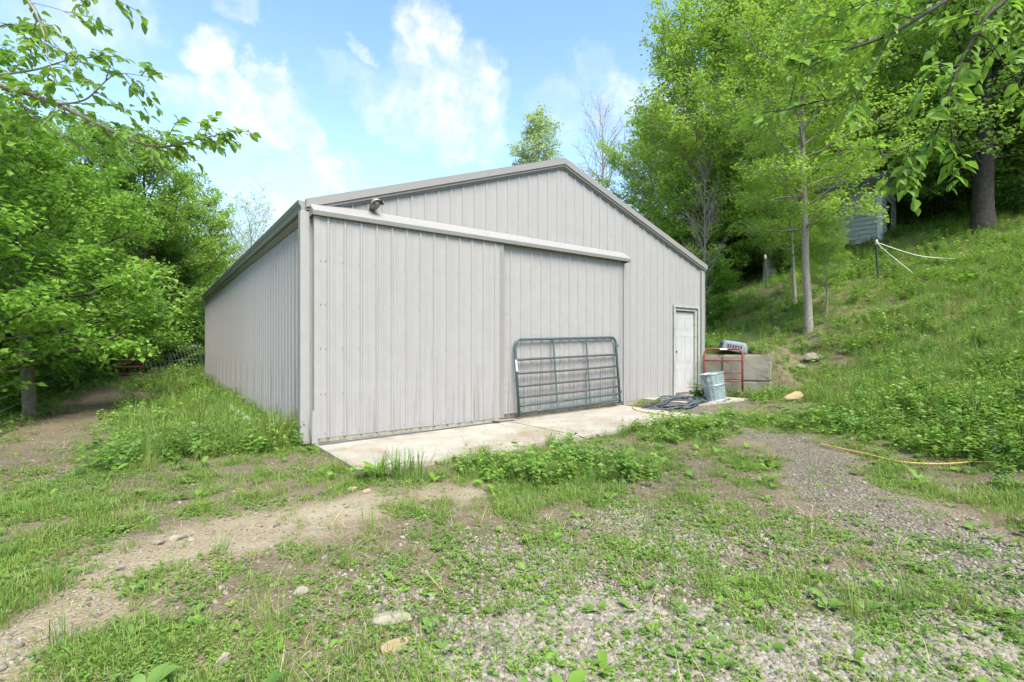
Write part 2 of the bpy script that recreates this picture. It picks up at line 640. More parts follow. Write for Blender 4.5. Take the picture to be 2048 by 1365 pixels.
M = {}
M['sheet'] = metal_paint('painted_sheet', (0.296, 0.281, 0.268), (.14, .126, .113), .4, .9)
M['sheet_dirty'] = metal_paint('painted_sheet_dirty', (0.300, 0.285, 0.272), (.085, .075, .066), .45, 1.6)
M['sheet_side'] = metal_paint('painted_sheet_side', (0.318, 0.299, 0.284), (.125, .113, .10), .6, 1.1)
M['trim'] = metal_paint('painted_trim', (0.227, 0.211, 0.197), (.24, .22, .20), .35, .5)
M['trim_light'] = metal_paint('painted_trim_light', (0.264, 0.251, 0.240), (.28, .26, .24), .35, .35)
M['corner'] = metal_paint('painted_corner_dirty', (0.298, 0.283, 0.268), (.21, .193, .17), .6, .5)
M['screw'] = noisy('screw_steel', (.22, .21, .2), (.33, .32, .31), 60, .5, .3)
M['gutter'] = metal_paint('gutter_paint', (.23, .22, .208), (.15, .135, .12), .5, .0)
M['skirt'] = noisy('weathered_board', (.17, .145, .11), (.09, .08, .065), 14, .85, bump=.004)
M['skirt_tan'] = noisy('tan_board', (.30, .27, .2), (.2, .18, .13), 14, .85, bump=.004)
M['white_door'] = noisy('white_door_paint', (0.398, 0.385, 0.381), (0.363, 0.353, 0.346), 3, .45)
M['old_frame'] = noisy('peeling_frame_paint', (.37, .37, .30), (.29, .295, .235), 9, .7, c=(.17, .15, .11), cscale=7, clo=.58, chi=.66, bump=.002)
M['frame_green'] = noisy('pale_green_trim', (.33, .36, .335), (.26, .28, .255), 9, .6)
M['dark'] = noisy('dark_plastic_and_shade', (.02, .02, .02), (.035, .035, .035), 12, .5)  # dark plastic, also near-black fill standing in for shade in openings
M['gate_green'] = noisy('green_gate_paint', (.068, .105, .108), (.048, .08, .083), 20, .42, c=(.15, .115, .09), cscale=3.5, clo=.56, chi=.7)
M['gate_rust'] = noisy('worn_gate_paint', (.095, .085, .078), (.065, .075, .076), 16, .5, c=(.2, .12, .07), cscale=4, clo=.58, chi=.7)
M['gate_red'] = noisy('red_gate_paint', (.24, .062, .045), (.16, .05, .04), 18, .5, c=(.12, .06, .045), cscale=5)
M['galv'] = noisy('galvanised_steel', (.40, .47, .465), (.26, .315, .315), 7, .38, .45, .5, c=(.58, .62, .62), cscale=4)
M['tag'] = noisy('white_tag', (.72, .76, .72), (.6, .66, .62), 20, .5)
M['carrier'] = noisy('grey_carrier_plastic', (.22, .24, .245), (.155, .17, .175), 10, .5)
M['carrier_dark'] = noisy('dark_carrier_plastic', (.075, .08, .085), (.05, .055, .06), 10, .6)
M['hose'] = noisy('black_hose_rubber', (.035, .045, .05), (.09, .11, .12), 9, .45)
M['cord'] = noisy('tan_cord', (.42, .27, .10), (.33, .22, .10), 20, .6)
M['yellow_hose'] = noisy('yellow_hose', (.55, .38, .10), (.45, .30, .08), 20, .5)
M['post_green'] = noisy('green_steel_post', (.025, .045, .035), (.04, .06, .045), 20, .55)
M['cap'] = noisy('yellowed_cap', (.62, .56, .35), (.7, .68, .55), 20, .5)
M['rope'] = noisy('white_rope', (.62, .65, .55), (.5, .54, .45), 30, .8)
M['wood_post'] = noisy('weathered_wood', (.20, .17, .12), (.12, .105, .075), 12, .9, bump=.01, c=(.14, .15, .07), cscale=3)
M['wire'] = noisy('fence_wire', (.15, .15, .145), (.22, .22, .21), 20, .5, .4)
M['rock'] = noisy('limestone', (.25, .215, .165), (.165, .14, .105), 9, .9, bump=.02, c=(.17, .15, .12), cscale=5)
M['rock_pale'] = noisy('pale_limestone', (.29, .255, .195), (.215, .19, .145), 11, .9, bump=.015)
M['rock_tan'] = noisy('tan_sandstone', (.33, .24, .13), (.24, .18, .105), 9, .9, bump=.015)
M['pvc'] = noisy('white_pipe', (.7, .72, .7), (.55, .57, .54), 6, .4)
M['steel_dark'] = noisy('drain_grate', (.10, .125, .15), (.16, .19, .22), 30, .5, .3)
M['lamp_body'] = noisy('lamp_bronze', (.20, .19, .17), (.13, .125, .115), 12, .5)
M['lamp_glass'] = noisy('lamp_lens', (.5, .52, .52), (.42, .43, .43), 8, .25)
M['shed'] = noisy('grey_siding', (.46, .47, .44), (.39, .40, .375), 4, .6)
M['shed_white'] = noisy('white_siding', (.66, .69, .70), (.58, .61, .63), 4, .6)
M['shed_roof'] = noisy('shed_shingle', (.11, .11, .11), (.16, .16, .155), 14, .9)
M['bark'] = noisy('brown_bark', (.115, .095, .07), (.055, .046, .036), 14, .95, bump=.03, c=(.13, .135, .09), cscale=2.5)
M['bark_grey'] = noisy('grey_bark', (.30, .265, .205), (.19, .165, .125), 18, .95, bump=.02, c=(.16, .17, .10), cscale=3)
M['bark_dark'] = noisy('dark_bark', (.06, .05, .04), (.03, .026, .022), 10, .95, bump=.05)
M['bark_pale'] = noisy('pale_bark', (.33, .32, .28), (.22, .21, .18), 8, .9)
M['leaf_left'] = leafmat('fresh_leaf', (.13, .265, .035), (.265, .44, .070), .5)
M['leaf_mid'] = leafmat('mid_leaf', (.155, .28, .045), (.285, .435, .09), .5)
M['leaf_lime'] = leafmat('lime_leaf', (.20, .33, .045), (.35, .50, .095), .5)
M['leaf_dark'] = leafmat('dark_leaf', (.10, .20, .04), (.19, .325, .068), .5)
M['leaf_pale_haze'] = leafmat('pale_hazed_leaf', (.32, .42, .20), (.44, .53, .29), .42)  # pale foliage, lightened further so distance haze is put into its colour
M['leaf_near'] = leafmat('near_leaf', (.11, .22, .030), (.23, .38, .055), .52)
M['grass'] = leafmat('grass_blade', (.135, .215, .038), (.27, .37, .085), .38)
M['grass_dark'] = leafmat('grass_blade_dark', (.10, .20, .038), (.20, .325, .07), .38)
M['grass_yellow'] = leafmat('grass_blade_yellow', (.15, .20, .04), (.28, .29, .085), .35)
M['weed'] = leafmat('weed_leaf', (.135, .255, .034), (.26, .42, .068), .40)
M['straw'] = leafmat('dry_straw', (.33, .25, .14), (.46, .38, .24), .15, (1, 1, 1), .8)
M['brush'] = noisy('dead_brush', (.20, .15, .095), (.11, .08, .055), 10, .95)


def pebble_mat():
    m, kk, o = newmat('pebble')
    oi = kk.add('ShaderNodeObjectInfo')
    cr = kk.add('ShaderNodeValToRGB')
    cr.color_ramp.elements[0].color = (0.098, 0.086, 0.066, 1)
    cr.color_ramp.elements[1].color = (0.303, 0.283, 0.234, 1)
    for p_, c_ in ((.25, (0.189, 0.164, 0.123, 1)), (.5, (0.217, 0.201, 0.168, 1)), (.75, (0.246, 0.205, 0.143, 1))):
        e = cr.color_ramp.elements.new(p_)
        e.color = c_
    kk.put(cr.inputs[0], oi.outputs['Random'])
    n = kk.noise(kk.add('ShaderNodeTexCoord').outputs['Object'], 3.0, 4.0)
    col = kk.mix(1.0, cr.outputs[0], kk.vmath('SCALE', (1, 1, 1), kk.ramp(n, .3, .7, .8, 1.12)), 'MULTIPLY')
    principled(kk, o, col, .85, 0, .25)
    return m


M['pebble'] = pebble_mat()


def concrete_mat(name, a, b, stain, grain=1.0):
    m, kk, o = newmat(name)
    v = pos(kk)
    n = kk.noise(v, 2.2, 6.0, .65)
    col = kk.mix(kk.ramp(n, .3, .7), a, b)
    col = kk.mix(kk.math('MULTIPLY', kk.ramp(kk.noise(v, 1.1, 5.0, .7, .5), .46, .68), .8), col, stain)
    col = kk.mix(kk.math('MULTIPLY', kk.ramp(kk.noise(v, 30.0, 3.0, .6), .62, .74), .35), col, (.14, .12, .09))
    fine = kk.noise(v, 140.0, 3.0, .6)
    col = kk.mix(1.0, col, kk.vmath('SCALE', (1, 1, 1), kk.ramp(fine, .25, .75, .88, 1.1)), 'MULTIPLY')
    principled(kk, o, col, .9, 0, .2, fine, .003 * grain, .5)
    return m


M['slab'] = concrete_mat('slab_concrete', (0.370, 0.340, 0.280), (0.301, 0.275, 0.224), (0.232, 0.176, 0.107))
M['block'] = concrete_mat('block_concrete', (0.284, 0.258, 0.202), (0.224, 0.202, 0.155), (.18, .16, .115), 4)


def ground_mat():
    m, kk, o = newmat('yard_soil')
    v = pos(kk)
    z = kk.add('ShaderNodeAttribute', attribute_name='zone')
    sp = kk.add('ShaderNodeSeparateColor')
    kk.put(sp.inputs[0], z.outputs['Color'])
    sand, grav, veg = sp.outputs[0], sp.outputs[1], sp.outputs[2]
    n_big = kk.noise(v, 1.6, 6.0, .65)
    n_mid = kk.noise(v, 9.0, 6.0, .7)
    n_fine = kk.noise(v, 55.0, 4.0, .7)
    vor = kk.add('ShaderNodeTexVoronoi', feature='F1')
    kk.put(vor.inputs['Vector'], v)
    vor.inputs['Scale'].default_value = 42.0
    vor2 = kk.add('ShaderNodeTexVoronoi', feature='F1')
    kk.put(vor2.inputs['Vector'], v)
    vor2.inputs['Scale'].default_value = 95.0
    dirt = kk.mix(kk.ramp(n_mid, .3, .7), (0.101, 0.077, 0.048), (0.180, 0.141, 0.091))
    dirt = kk.mix(kk.ramp(n_big, .35, .65), dirt, (0.158, 0.126, 0.079))
    sandc = kk.mix(kk.ramp(n_mid, .3, .7), (0.290, 0.233, 0.145), (0.224, 0.180, 0.114))
    sandc = kk.mix(kk.math('MULTIPLY', kk.ramp(n_big, .4, .65), .6), sandc, (.34, .30, .22))
    stone = kk.mix(vor.outputs['Color'], (0.136, 0.117, 0.086), (0.273, 0.242, 0.189))
    stone = kk.mix(kk.ramp(vor.outputs['Distance'], .25, .62), stone, (.105, .088, .064))
    stone2 = kk.mix(vor2.outputs['Color'], (.15, .13, .098), (0.255, 0.229, 0.180))
    moss = kk.mix(kk.ramp(n_mid, .35, .7), (.105, .115, .042), (.15, .165, .055))
    col = kk.mix(kk.math('MULTIPLY', sand, kk.ramp(n_fine, .2, .6, .75, 1.0)), dirt, sandc)
    col = kk.mix(kk.ramp(kk.math('ADD', grav, kk.math('MULTIPLY', kk.math('SUBTRACT', n_mid, .5), .9)), .25, .6), col, stone)
    col = kk.mix(kk.math('MULTIPLY', kk.ramp(n_fine, .52, .66), .55), col, stone2)
    col = kk.mix(kk.math('MULTIPLY', kk.ramp(kk.math('ADD', veg, kk.math('MULTIPLY', kk.math('SUBTRACT', n_mid, .5), .8)), .25, .8), .8), col, moss)
    col = kk.mix(1.0, col, kk.vmath('SCALE', (1, 1, 1), kk.ramp(n_fine, .25, .75, .78, 1.2)), 'MULTIPLY')
    hgt = kk.math('ADD', kk.math('MULTIPLY', n_fine, .6), kk.math('SUBTRACT', kk.math('MULTIPLY', n_mid, 1.0), kk.math('MULTIPLY', vor.outputs['Distance'], .8)))
    principled(kk, o, col, .95, 0, .15, hgt, .02, .7)
    return m


M['ground'] = ground_mat()

# ------------------------------------------------------------------ ground
def axis_lines(lo, hi, fine_lo, fine_hi, step, grow=1.14):
    a = list(np.arange(fine_lo, fine_hi + 1e-6, step))
    s = step
    x = fine_hi
    while x < hi:
        s *= grow
        x += s
        a.append(x)
    s = step
    x = fine_lo
    while x > lo:
        s *= grow
        x -= s
        a.insert(0, x)
    return np.array(a)


gx = axis_lines(-500, 500, -9, 12, .09)
gy = axis_lines(-60, 600, 1.0, 16, .09)
GX, GY = np.meshgrid(gx, gy, indexing='xy')
GZ = H(GX, GY)
zn = zones(GX.ravel(), GY.ravel())
GZ = GZ + (zn['left'] * (fbm(GX.ravel() * 4, GY.ravel() * 4, 51) - .5) * .10).reshape(GZ.shape)
nx, ny = len(gx), len(gy)
ii = np.arange(nx * ny).reshape(ny, nx)
quads = np.stack([ii[:-1, :-1], ii[:-1, 1:], ii[1:, 1:], ii[1:, :-1]], -1).reshape(-1, 4)
gme = fast_mesh('ground', np.stack([GX, GY, GZ], -1).reshape(-1, 3), quads.ravel(), np.arange(len(quads)) * 4, True)
ca = gme.attributes.new('zone', 'FLOAT_COLOR', 'POINT')
cols = np.stack([np.maximum(zn['sand'], .55 * zn['right']), zn['grav'], zn['veg'], np.ones_like(zn['veg'])], -1).astype(np.float32)
ca.data.foreach_set('color', cols.ravel())
ground = obj('ground', gme, M['ground'], kind='structure', label='yard of patchy dirt, gravel and weeds rising to a hillside')

# ------------------------------------------------------------------ barn
BW, BL, EZ, AZ = 9.144, 15.545, 3.18, 4.74      # width, length, eave and apex heights of the wall sheets
barn = thing('metal_barn', 'large pale grey ribbed metal barn with sliding doors and low gable roof', 'barn', (BO[0], BO[1], 0), BA)
RIB = .2286


def rib_profile(w=.9144, major=.019, minor=.0045):
    """(x, height) along one sheet: a tall rib at each 9 inches and two flat stiffening ribs between"""
    pr = []
    nrib = int(round(w / RIB))
    for i in range(nrib):
        c = i * RIB + RIB * .5
        x0 = i * RIB
        pr.append((x0, 0))
        pr += [(c - .024, 0), (c - .011, major), (c + .011, major), (c + .024, 0)]
        for q in (.062, .090):
            pr += [(c + q - .010, 0), (c + q - .004, minor), (c + q + .004, minor), (c + q + .010, 0)]
        if i == nrib - 1:
            pr.append((w, 0))
    return sorted(pr)


PROF = rib_profile()


def gable_top(u):
    return EZ + (AZ - EZ) * (1 - abs(u - BW / 2) / (BW / 2))


def sheet_mesh(name, u0, zb, zt, prof=PROF, cut=None, v0=0.0):
    """a ribbed sheet standing in the local x-z plane, ribs towards -y; zb and zt are functions of x"""
    me = MB()
    cols_ = []
    for x, h in prof:
        cols_.append((u0 + x, h))
    if cut:
        ex = []
        for c_ in cut[:2]:
            if u0 < c_ < u0 + prof[-1][0]:
                ex += [(c_ - 1e-4, 0), (c_ + 1e-4, 0)]
        if BW / 2 > u0 and BW / 2 < u0 + prof[-1][0]:
            ex.append((BW / 2, 0))
        cols_ = sorted(cols_ + ex)
    for i, (x, h) in enumerate(cols_):
        b = zb(x)
        if cut and cut[0] < x < cut[1]:
            b = cut[2]
        me.v += [(x, v0 - h, b), (x, v0 - h, zt(x))]
        if i:
            n = len(me.v)
            me.f.append((n - 4, n - 2, n - 1, n - 3))
    return me.mesh(name, False, False)


def screws_mesh(spots):
    me = MB()
    for x, y, z in spots:
        b = len(me.v)
        for q in range(6):
            a = q * PI / 3
            me.v.append((x + .0085 * math.cos(a), y, z + .0085 * math.sin(a)))
        for q in range(6):
            a = q * PI / 3
            me.v.append((x + .005 * math.cos(a), y - .006, z + .005 * math.sin(a)))
        for q in range(6):
            me.f.append((b + q, b + (q + 1) % 6, b + 6 + (q + 1) % 6, b + 6 + q))
        me.f.append(tuple(b + 6 + q for q in range(6)))
    return me


DOOR_U = (8.02, 8.93, 2.19)
for i in range(10):
    u0 = i * .9144
    prof = PROF
    cut = (DOOR_U[0], DOOR_U[1], DOOR_U[2])
    m_ = sheet_mesh('wall_sheet', u0, lambda x: zpad(x) + .05, gable_top, prof, cut if u0 + .9144 > DOOR_U[0] or abs(u0 + .45 - BW / 2) < .6 else None, -.002 * (i % 2))
    obj('wall_sheet', m_, M['sheet'], barn)
sp = []
for z in (.35, 1.05, 1.75, 2.42):
    for i in range(39):
        u = i * RIB + RIB * .5 + .05
        if u > 6.3 and not (DOOR_U[0] - .05 < u < DOOR_U[1] + .05 and z < 2.3):
            sp.append((u, -.003, z + .03 * (u - 6)*0))
obj('screws', screws_mesh(sp), M['screw'], barn, kind='stuff')

# side walls
side = bpy.data.objects.new('side_wall', None)
for wall_name, uw, sgn in (('side_wall', 0.0, -1), ('far_side_wall', BW, 1)):
    for i in range(17):
        m_ = sheet_mesh('side_sheet', 0, lambda x: -.02, lambda x: EZ + .02, PROF, None, -.002 * (i % 2))
        o_ = obj('side_sheet', m_, M['sheet_side'], barn, loc=(uw, (BL - i * .9144) if sgn < 0 else i * .9144, 0), rot=(0, 0, R(-90) if sgn < 0 else R(90)))
sp = []
for z in (.32, 1.02, 1.28, 1.95, 2.55):
    for i in range(68):
        sp.append((i * RIB + .17, -.003, z))
obj('screws', screws_mesh(sp), M['screw'], barn, kind='stuff', loc=(0, BL, 0), rot=(0, 0, R(-90)))
# back wall
obj('back_wall', MB().prism([(0.02, 0), (BW - .02, 0), (BW - .02, EZ), (BW / 2, AZ), (.02, EZ)], 'y', BL - .03, BL - .005), M['sheet'], barn)

# roof: ribbed sheets on both slopes
EAVE_O, RAKE_O = .07, .06
rise = (AZ - EZ) / (BW / 2)
slope_len = math.hypot(BW / 2 + EAVE_O, (BW / 2 + EAVE_O) * rise)
ang = math.atan(rise)
ZR = .065                                            # roof sheets sit above the wall tops
for sgn in (-1, 1):
    for i in range(17):
        me = MB()
        for j, (x, h) in enumerate(PROF):
            y_ = -RAKE_O + i * (BL + 2 * RAKE_O) / 17 + x * ((BL + 2 * RAKE_O) / 17 / .9144)
            for s_ in (0, 1):
                du = (BW / 2) * s_ + (1 - s_) * (-EAVE_O)
                z_ = EZ + ZR + du * rise + h
                u_ = du if sgn < 0 else BW - du
                me.v.append((u_, y_, z_ - .002 * (i % 2)))
            if j:
                n = len(me.v)
                me.f.append((n - 4, n - 2, n - 1, n - 3))
        obj('roof_sheet', me, M['trim'], barn, recalc=False)
me = MB()
me.prism([(BW / 2 - .17, AZ + ZR + .028 - .17 * rise), (BW / 2, AZ + ZR + .034), (BW / 2 + .17, AZ + ZR + .028 - .17 * rise), (BW / 2, AZ + ZR + .022)], 'y', -RAKE_O - .02, BL + RAKE_O)
obj('ridge_cap', me, M['trim'], barn)


def rake(name, sgn):
    """two-step rake flashing along one slope of the front gable"""
    me = MB()
    secs = []
    for s_ in (0, 1):
        du = -EAVE_O - .01 if s_ == 0 else BW / 2
        u_ = du if sgn < 0 else BW - du
        zt = EZ + ZR + .03 + du * rise
        prof = [(-.015, zt), (-RAKE_O - .035, zt), (-RAKE_O - .035, zt - .115), (-RAKE_O - .012, zt - .125), (-RAKE_O - .012, zt - .155), (-.028, zt - .16), (-.006, zt - .175), (-.006, zt - .13)]
        secs.append([(u_, y, z) for y, z in prof])
    n = len(secs[0])
    me.v = secs[0] + secs[1]
    for i in range(n):
        j = (i + 1) % n
        me.f.append((i, j, n + j, n + i))
    me.f.append(tuple(range(n)))
    me.f.append(tuple(range(2 * n - 1, n - 1, -1)))
    return obj(name, me, M['trim'], barn)


rl = rake('rake_trim', -1)
rr = rake('rake_trim', 1)
for sgn in (-1, 1):
    # the closure strip that the wall ribs run into
    me = MB()
    for s_ in (0, 1):
        du = -.02 if s_ == 0 else BW / 2
        u_ = du if sgn < 0 else BW - du
        zt = EZ + ZR + .03 + du * rise - .152
        for y, z in ((-.006, zt), (-.032, zt), (-.032, zt - .035), (-.006, zt - .035)):
            me.v.append((u_, y, z))
    for i in range(4):
        j = (i + 1) % 4
        me.f.append((i, j, 4 + j, 4 + i))
    me.f += [(0, 1, 2, 3), (7, 6, 5, 4)]
    obj('rake_closure', me, M['trim_light'], barn)
    # seam where two lengths of flashing lap
    du = 3.35
    u_ = du if sgn < 0 else BW - du
    zt = EZ + ZR + .033 + du * rise
    me = MB()
    me.v = []
    for dd in (0, .012):
        uu_ = u_ + (dd if sgn < 0 else -dd)
        for y, z in ((-.02, zt + dd * rise), (-RAKE_O - .038, zt + dd * rise), (-RAKE_O - .038, zt + dd * rise - .118), (-.02, zt + dd * rise - .118)):
            me.v.append((uu_, y, z))
    for i in range(4):
        j = (i + 1) % 4
        me.f.append((i, j, 4 + j, 4 + i))
    me.f += [(0, 1, 2, 3), (7, 6, 5, 4)]
    obj('flashing_seam', me, M['gutter'], rl if sgn < 0 else rr)

# gutter along the near eave (profile in u,z)
ge = EZ + .03
gp = [(-.02, ge + .0), (-.155, ge + .02), (-.165, ge + .03), (-.17, ge + .02), (-.16, ge - .02), (-.135, ge - .06), (-.13, ge - .1), (-.125, ge - .115), (-.02, ge - .115)]
obj('gutter', MB().prism(gp, 'y', -.03, BL + .05), M['gutter'], barn)
obj('eave_trim', MB().prism([(-.022, ge - .117), (-.075, ge - .117), (-.075, ge - .15), (-.022, ge - .19)], 'y', .0, BL), M['trim_light'], barn)
# corner posts / downspout
obj('corner_trim', MB().bbox(-.15, -.021, -.06, .06, -.06, EZ - .09, .006).box(-.02, .10, -.045, -.02, -.04, EZ), M['corner'], barn)
obj('corner_trim', MB().box(-.045, -.02, BL - .14, BL + .02, 0, EZ - .1), M['corner'], barn)
obj('corner_trim', MB().box(BW - .09, BW + .045, -.045, -.021, zpad(BW) + .06, EZ + .0).box(BW + .021, BW + .045, -.021, .1, zpad(BW) + .05, EZ - .02), M['trim_light'], barn)
obj('skirt_board', MB().box(-.012, .0, .1, BL, -.09, .03), M['skirt'], barn)
obj('skirt_board', MB().box(6.2, 8.0, -.012, .0, .0, .11), M['skirt_tan'], barn)

# sliding doors
def sliding_door(u0, u1, yf, zb0, zb1, mat, skirt, skirt_h, skirt_mat, side_shadow):
    d = obj('sliding_door', None, parent=barn)
    w = u1 - u0
    zb = lambda x: zb0 + (zb1 - zb0) * (x - u0) / w
    nsh = 4
    x = u0 + .07
    width = w - .14
    full = .9144
    i = 0
    while width > .05:
        ww = min(full, width)
        pr = [p for p in PROF if p[0] <= ww + 1e-6]
        if pr[-1][0] < ww - 1e-4:
            pr.append((ww, 0))
        m_ = sheet_mesh('door_sheet', x, zb, lambda q: 3.06, pr, None, yf - .002 * (i % 2))
        obj('door_sheet', m_, mat, d)
        x += ww
        width -= ww
        i += 1
    obj('edge_trim', MB().box(u0, u0 + .075, yf - .012, yf + .05, zb0, 3.06), M['corner'] if u0 < 1 else M['trim_light'], d)
    obj('edge_trim', MB().box(u1 - .075, u1, yf - .012, yf + .05, zb1, 3.06), M['trim'] if u0 < 1 else M['trim_light'], d)
    me = MB()
    me.v = [(u0 + .005, yf + .004, zb0 - skirt_h), (u1 - .005, yf + .004, zb1 - skirt_h), (u1 - .005, yf + .004, zb1 + .06), (u0 + .005, yf + .004, zb0 + .06)]
    me.v += [(a, b + .04, c) for a, b, c in me.v]
    me.f = [(0, 1, 2, 3), (7, 6, 5, 4), (0, 4, 5, 1), (1, 5, 6, 2), (2, 6, 7, 3), (3, 7, 4, 0)]
    obj('bottom_board', me, skirt_mat, d)
    sp = []
    for z in (.62, 1.235, 1.83, 2.42):
        n = 0
        xx = u0 + .07 + RIB * .5 + .055
        sp += [(u0 + .088, yf - .004, z), (u0 + .15, yf - .004, z)]
        while xx < u1 - .08:
            sp.append((xx - .087, yf - .004, z))
            xx += RIB
    xx = u0 + .07 + RIB * .5
    while xx < u1 - .08:
        sp.append((xx - .04, yf - .004, zb(xx) + .06))
        xx += RIB
    obj('screws', screws_mesh(sp), M['screw'], d, kind='stuff')
    return d


d1 = sliding_door(.0, 3.10, -.165, .02, .05, M['sheet'], None, .055, M['skirt_tan'], True)
d1['label'] = 'clean grey sliding door beside the barn corner'
d2 = sliding_door(3.112, 6.15, -.105, .10, .13, M['sheet_dirty'], None, .095, M['skirt'], True)
d2['label'] = 'grimy grey sliding door behind the tube gate'
# guide post beside the second door
obj('door_stop', MB().box(6.165, 6.20, -.13, -.02, zpad(6.2), 3.0), M['trim_light'], barn)
# crumpled flashing at the foot of the near corner
me = MB()
me.v = [(-.03, -.19, -.04), (.05, -.178, -.04), (.03, -.178, .34), (-.02, -.18, .42), (-.045, -.13, .2), (-.03, -.10, -.04)]
me.f = [(0, 1, 2, 3), (0, 3, 4), (0, 4, 5)]
obj('bent_flashing', me, M['corner'], barn)
# track cover
tp = [(-.02, 3.235), (-.235, 3.085), (-.24, 3.075), (-.225, 3.02), (-.21, 3.015), (-.2, 3.03), (-.215, 3.068), (-.02, 3.2)]
tr = obj('door_track_cover', MB().prism(tp, 'x', -.03, 6.28), M['trim_light'], barn)
obj('end_cap', MB().prism([(-.022, 3.225), (-.232, 3.078), (-.218, 3.024), (-.02, 3.0)], 'x', -.036, -.031), M['trim'], tr)
obj('end_cap', MB().prism([(-.022, 3.225), (-.232, 3.078), (-.218, 3.024), (-.02, 3.0)], 'x', 6.281, 6.286), M['trim'], tr)
obj('rail', MB().box(.0, 6.25, -.19, -.05, 3.065, 3.10), M['gutter'], tr)

# entry door
ed = obj('entry_door', None, parent=barn, loc=(0, 0, 0))
u0, u1, zt = DOOR_U
zb = .165
obj('door_leaf', MB().box(u0 + .075, u1 - .075, .05, .09, zb + .02, zt - .10), M['white_door'], ed)
for r_, (za, zc) in enumerate(((.12, .58), (.72, 1.36), (1.50, 1.80))):
    for c_ in (0, 1):
        a = u0 + .155 + c_ * .33
        me = MB()
        # raised moulding ring and field
        for (i0, i1, yy) in ((0, .022, .044), (.045, .09, .045)):
            if i0 == 0:
                me.box(a, a + .25, yy, .0505, zb + za, zb + za + i1)
                me.box(a, a + .25, yy, .0505, zb + zc - i1, zb + zc)
                me.box(a, a + i1, yy, .0505, zb + za + i1, zb + zc - i1)
                me.box(a + .25 - i1, a + .25, yy, .0505, zb + za + i1, zb + zc - i1)
            else:
                me.box(a + i0, a + .25 - i0, yy, .0505, zb + za + i0, zb + zc - i0)
        obj('door_panel', me, M['white_door'], ed)
obj('door_knob', MB().lathe([(.0, -.05), (.02, -.048), (.028, -.03), (.02, -.012), (.012, 0), (.03, .0), (.03, .008)], 14).mesh('door_knob', True), M['dark'], ed, loc=(u0 + .125, .048, zb + .98), rot=(R(-90), 0, 0))
obj('door_frame', MB().box(u0 + .0, u0 + .075, -.005, .10, zb, zt), M['old_frame'], ed, label='weathered near jamb')
obj('door_frame', MB().box(u1 - .075, u1, -.005, .10, zb, zt), M['old_frame'], ed)
obj('door_frame', MB().box(u0 + .075, u1 - .075, -.005, .10, zt - .08, zt), M['old_frame'], ed)
obj('door_casing', MB().box(u0 - .045, u0 + .01, -.042, -.022, zb - .05, zt + .045), M['frame_green'], ed)
obj('door_casing', MB().box(u1 - .01, u1 + .045, -.042, -.022, zb - .05, zt + .045), M['frame_green'], ed)
obj('door_casing', MB().box(u0 + .01, u1 - .01, -.042, -.022, zt - .01, zt + .045), M['frame_green'], ed)
obj('threshold', MB().box(u0, u1, -.03, .1, zb - .03, zb + .012), M['skirt'], ed)

# flood lamp on the gable
lampo = thing('flood_lamp', 'small hooded flood lamp on the gable above the door track', 'lamp', (*bxy(.86, -.025), 3.30), BA)
obj('mounting_plate', MB().lathe([(0, 0), (.05, 0), (.05, .02), (.03, .03), (0, .03)], 16).mesh('mounting_plate', True), M['lamp_body'], lampo, rot=(R(90), 0, 0))
obj('lamp_housing', MB().lathe([(0, 0), (.05, .005), (.066, .03), (.068, .14), (.06, .145), (.052, .13), (.0, .125)], 20).mesh('lamp_housing', True), M['lamp_body'], lampo, loc=(0, -.03, 0), rot=(R(72), 0, R(0)))
hd = MB()
for i in range(11):
    a = PI * i / 10
    for rr_, yy in ((.074, -.13), (.082, -.235)):
        hd.v.append((rr_ * math.cos(a), yy, .02 + rr_ * .75 * math.sin(a) - (.03 if yy < -.2 else 0)))
    if i:
        n = len(hd.v)
        hd.f.append((n - 4, n - 3, n - 1, n - 2))
obj('lamp_hood', hd, M['lamp_body'], lampo)
obj('lamp_lens', MB().lathe([(0, 0), (.05, 0), (.045, .012), (0, .02)], 16).mesh('lamp_lens', True), M['lamp_glass'], lampo, loc=(0, -.158, .04), rot=(R(72), 0, 0))

# ------------------------------------------------------------------ slabs
def slab(name, u0, u1, v0, v1, zf, thick, label, joints=()):
    me = MB()
    nu, nv = 30, 12
    idx = {}
    rr_ = random.Random(5)
    for k_, dz in enumerate((0, -thick)):
        for i in range(nu + 1):
            for j in range(nv + 1):
                u = u0 + (u1 - u0) * i / nu
                v = v0 + (v1 - v0) * j / nv
                if j == 0:
                    v += rr_.uniform(-.02, .02)
                if k_:
                    pass
                idx[k_, i, j] = len(me.v)
                me.v.append((u, v, zf(u) + dz + (rr_.uniform(-.002, .002) if k_ == 0 else 0)))
    for i in range(nu):
        for j in range(nv):
            me.f.append((idx[0, i, j], idx[0, i + 1, j], idx[0, i + 1, j + 1], idx[0, i, j + 1]))
            me.f.append((idx[1, i, j + 1], idx[1, i + 1, j + 1], idx[1, i + 1, j], idx[1, i, j]))
    for i in range(nu):
        me.f.append((idx[1, i, 0], idx[1, i + 1, 0], idx[0, i + 1, 0], idx[0, i, 0]))
        me.f.append((idx[0, i, nv], idx[0, i + 1, nv], idx[1, i + 1, nv], idx[1, i, nv]))
    for j in range(nv):
        me.f.append((idx[0, 0, j], idx[0, 0, j + 1], idx[1, 0, j + 1], idx[1, 0, j]))
        me.f.append((idx[1, nu, j], idx[1, nu, j + 1], idx[0, nu, j + 1], idx[0, nu, j]))
    return obj(name, me, M['slab'], kind='structure', loc=(BO[0], BO[1], 0), rot=(0, 0, BA), label=label)


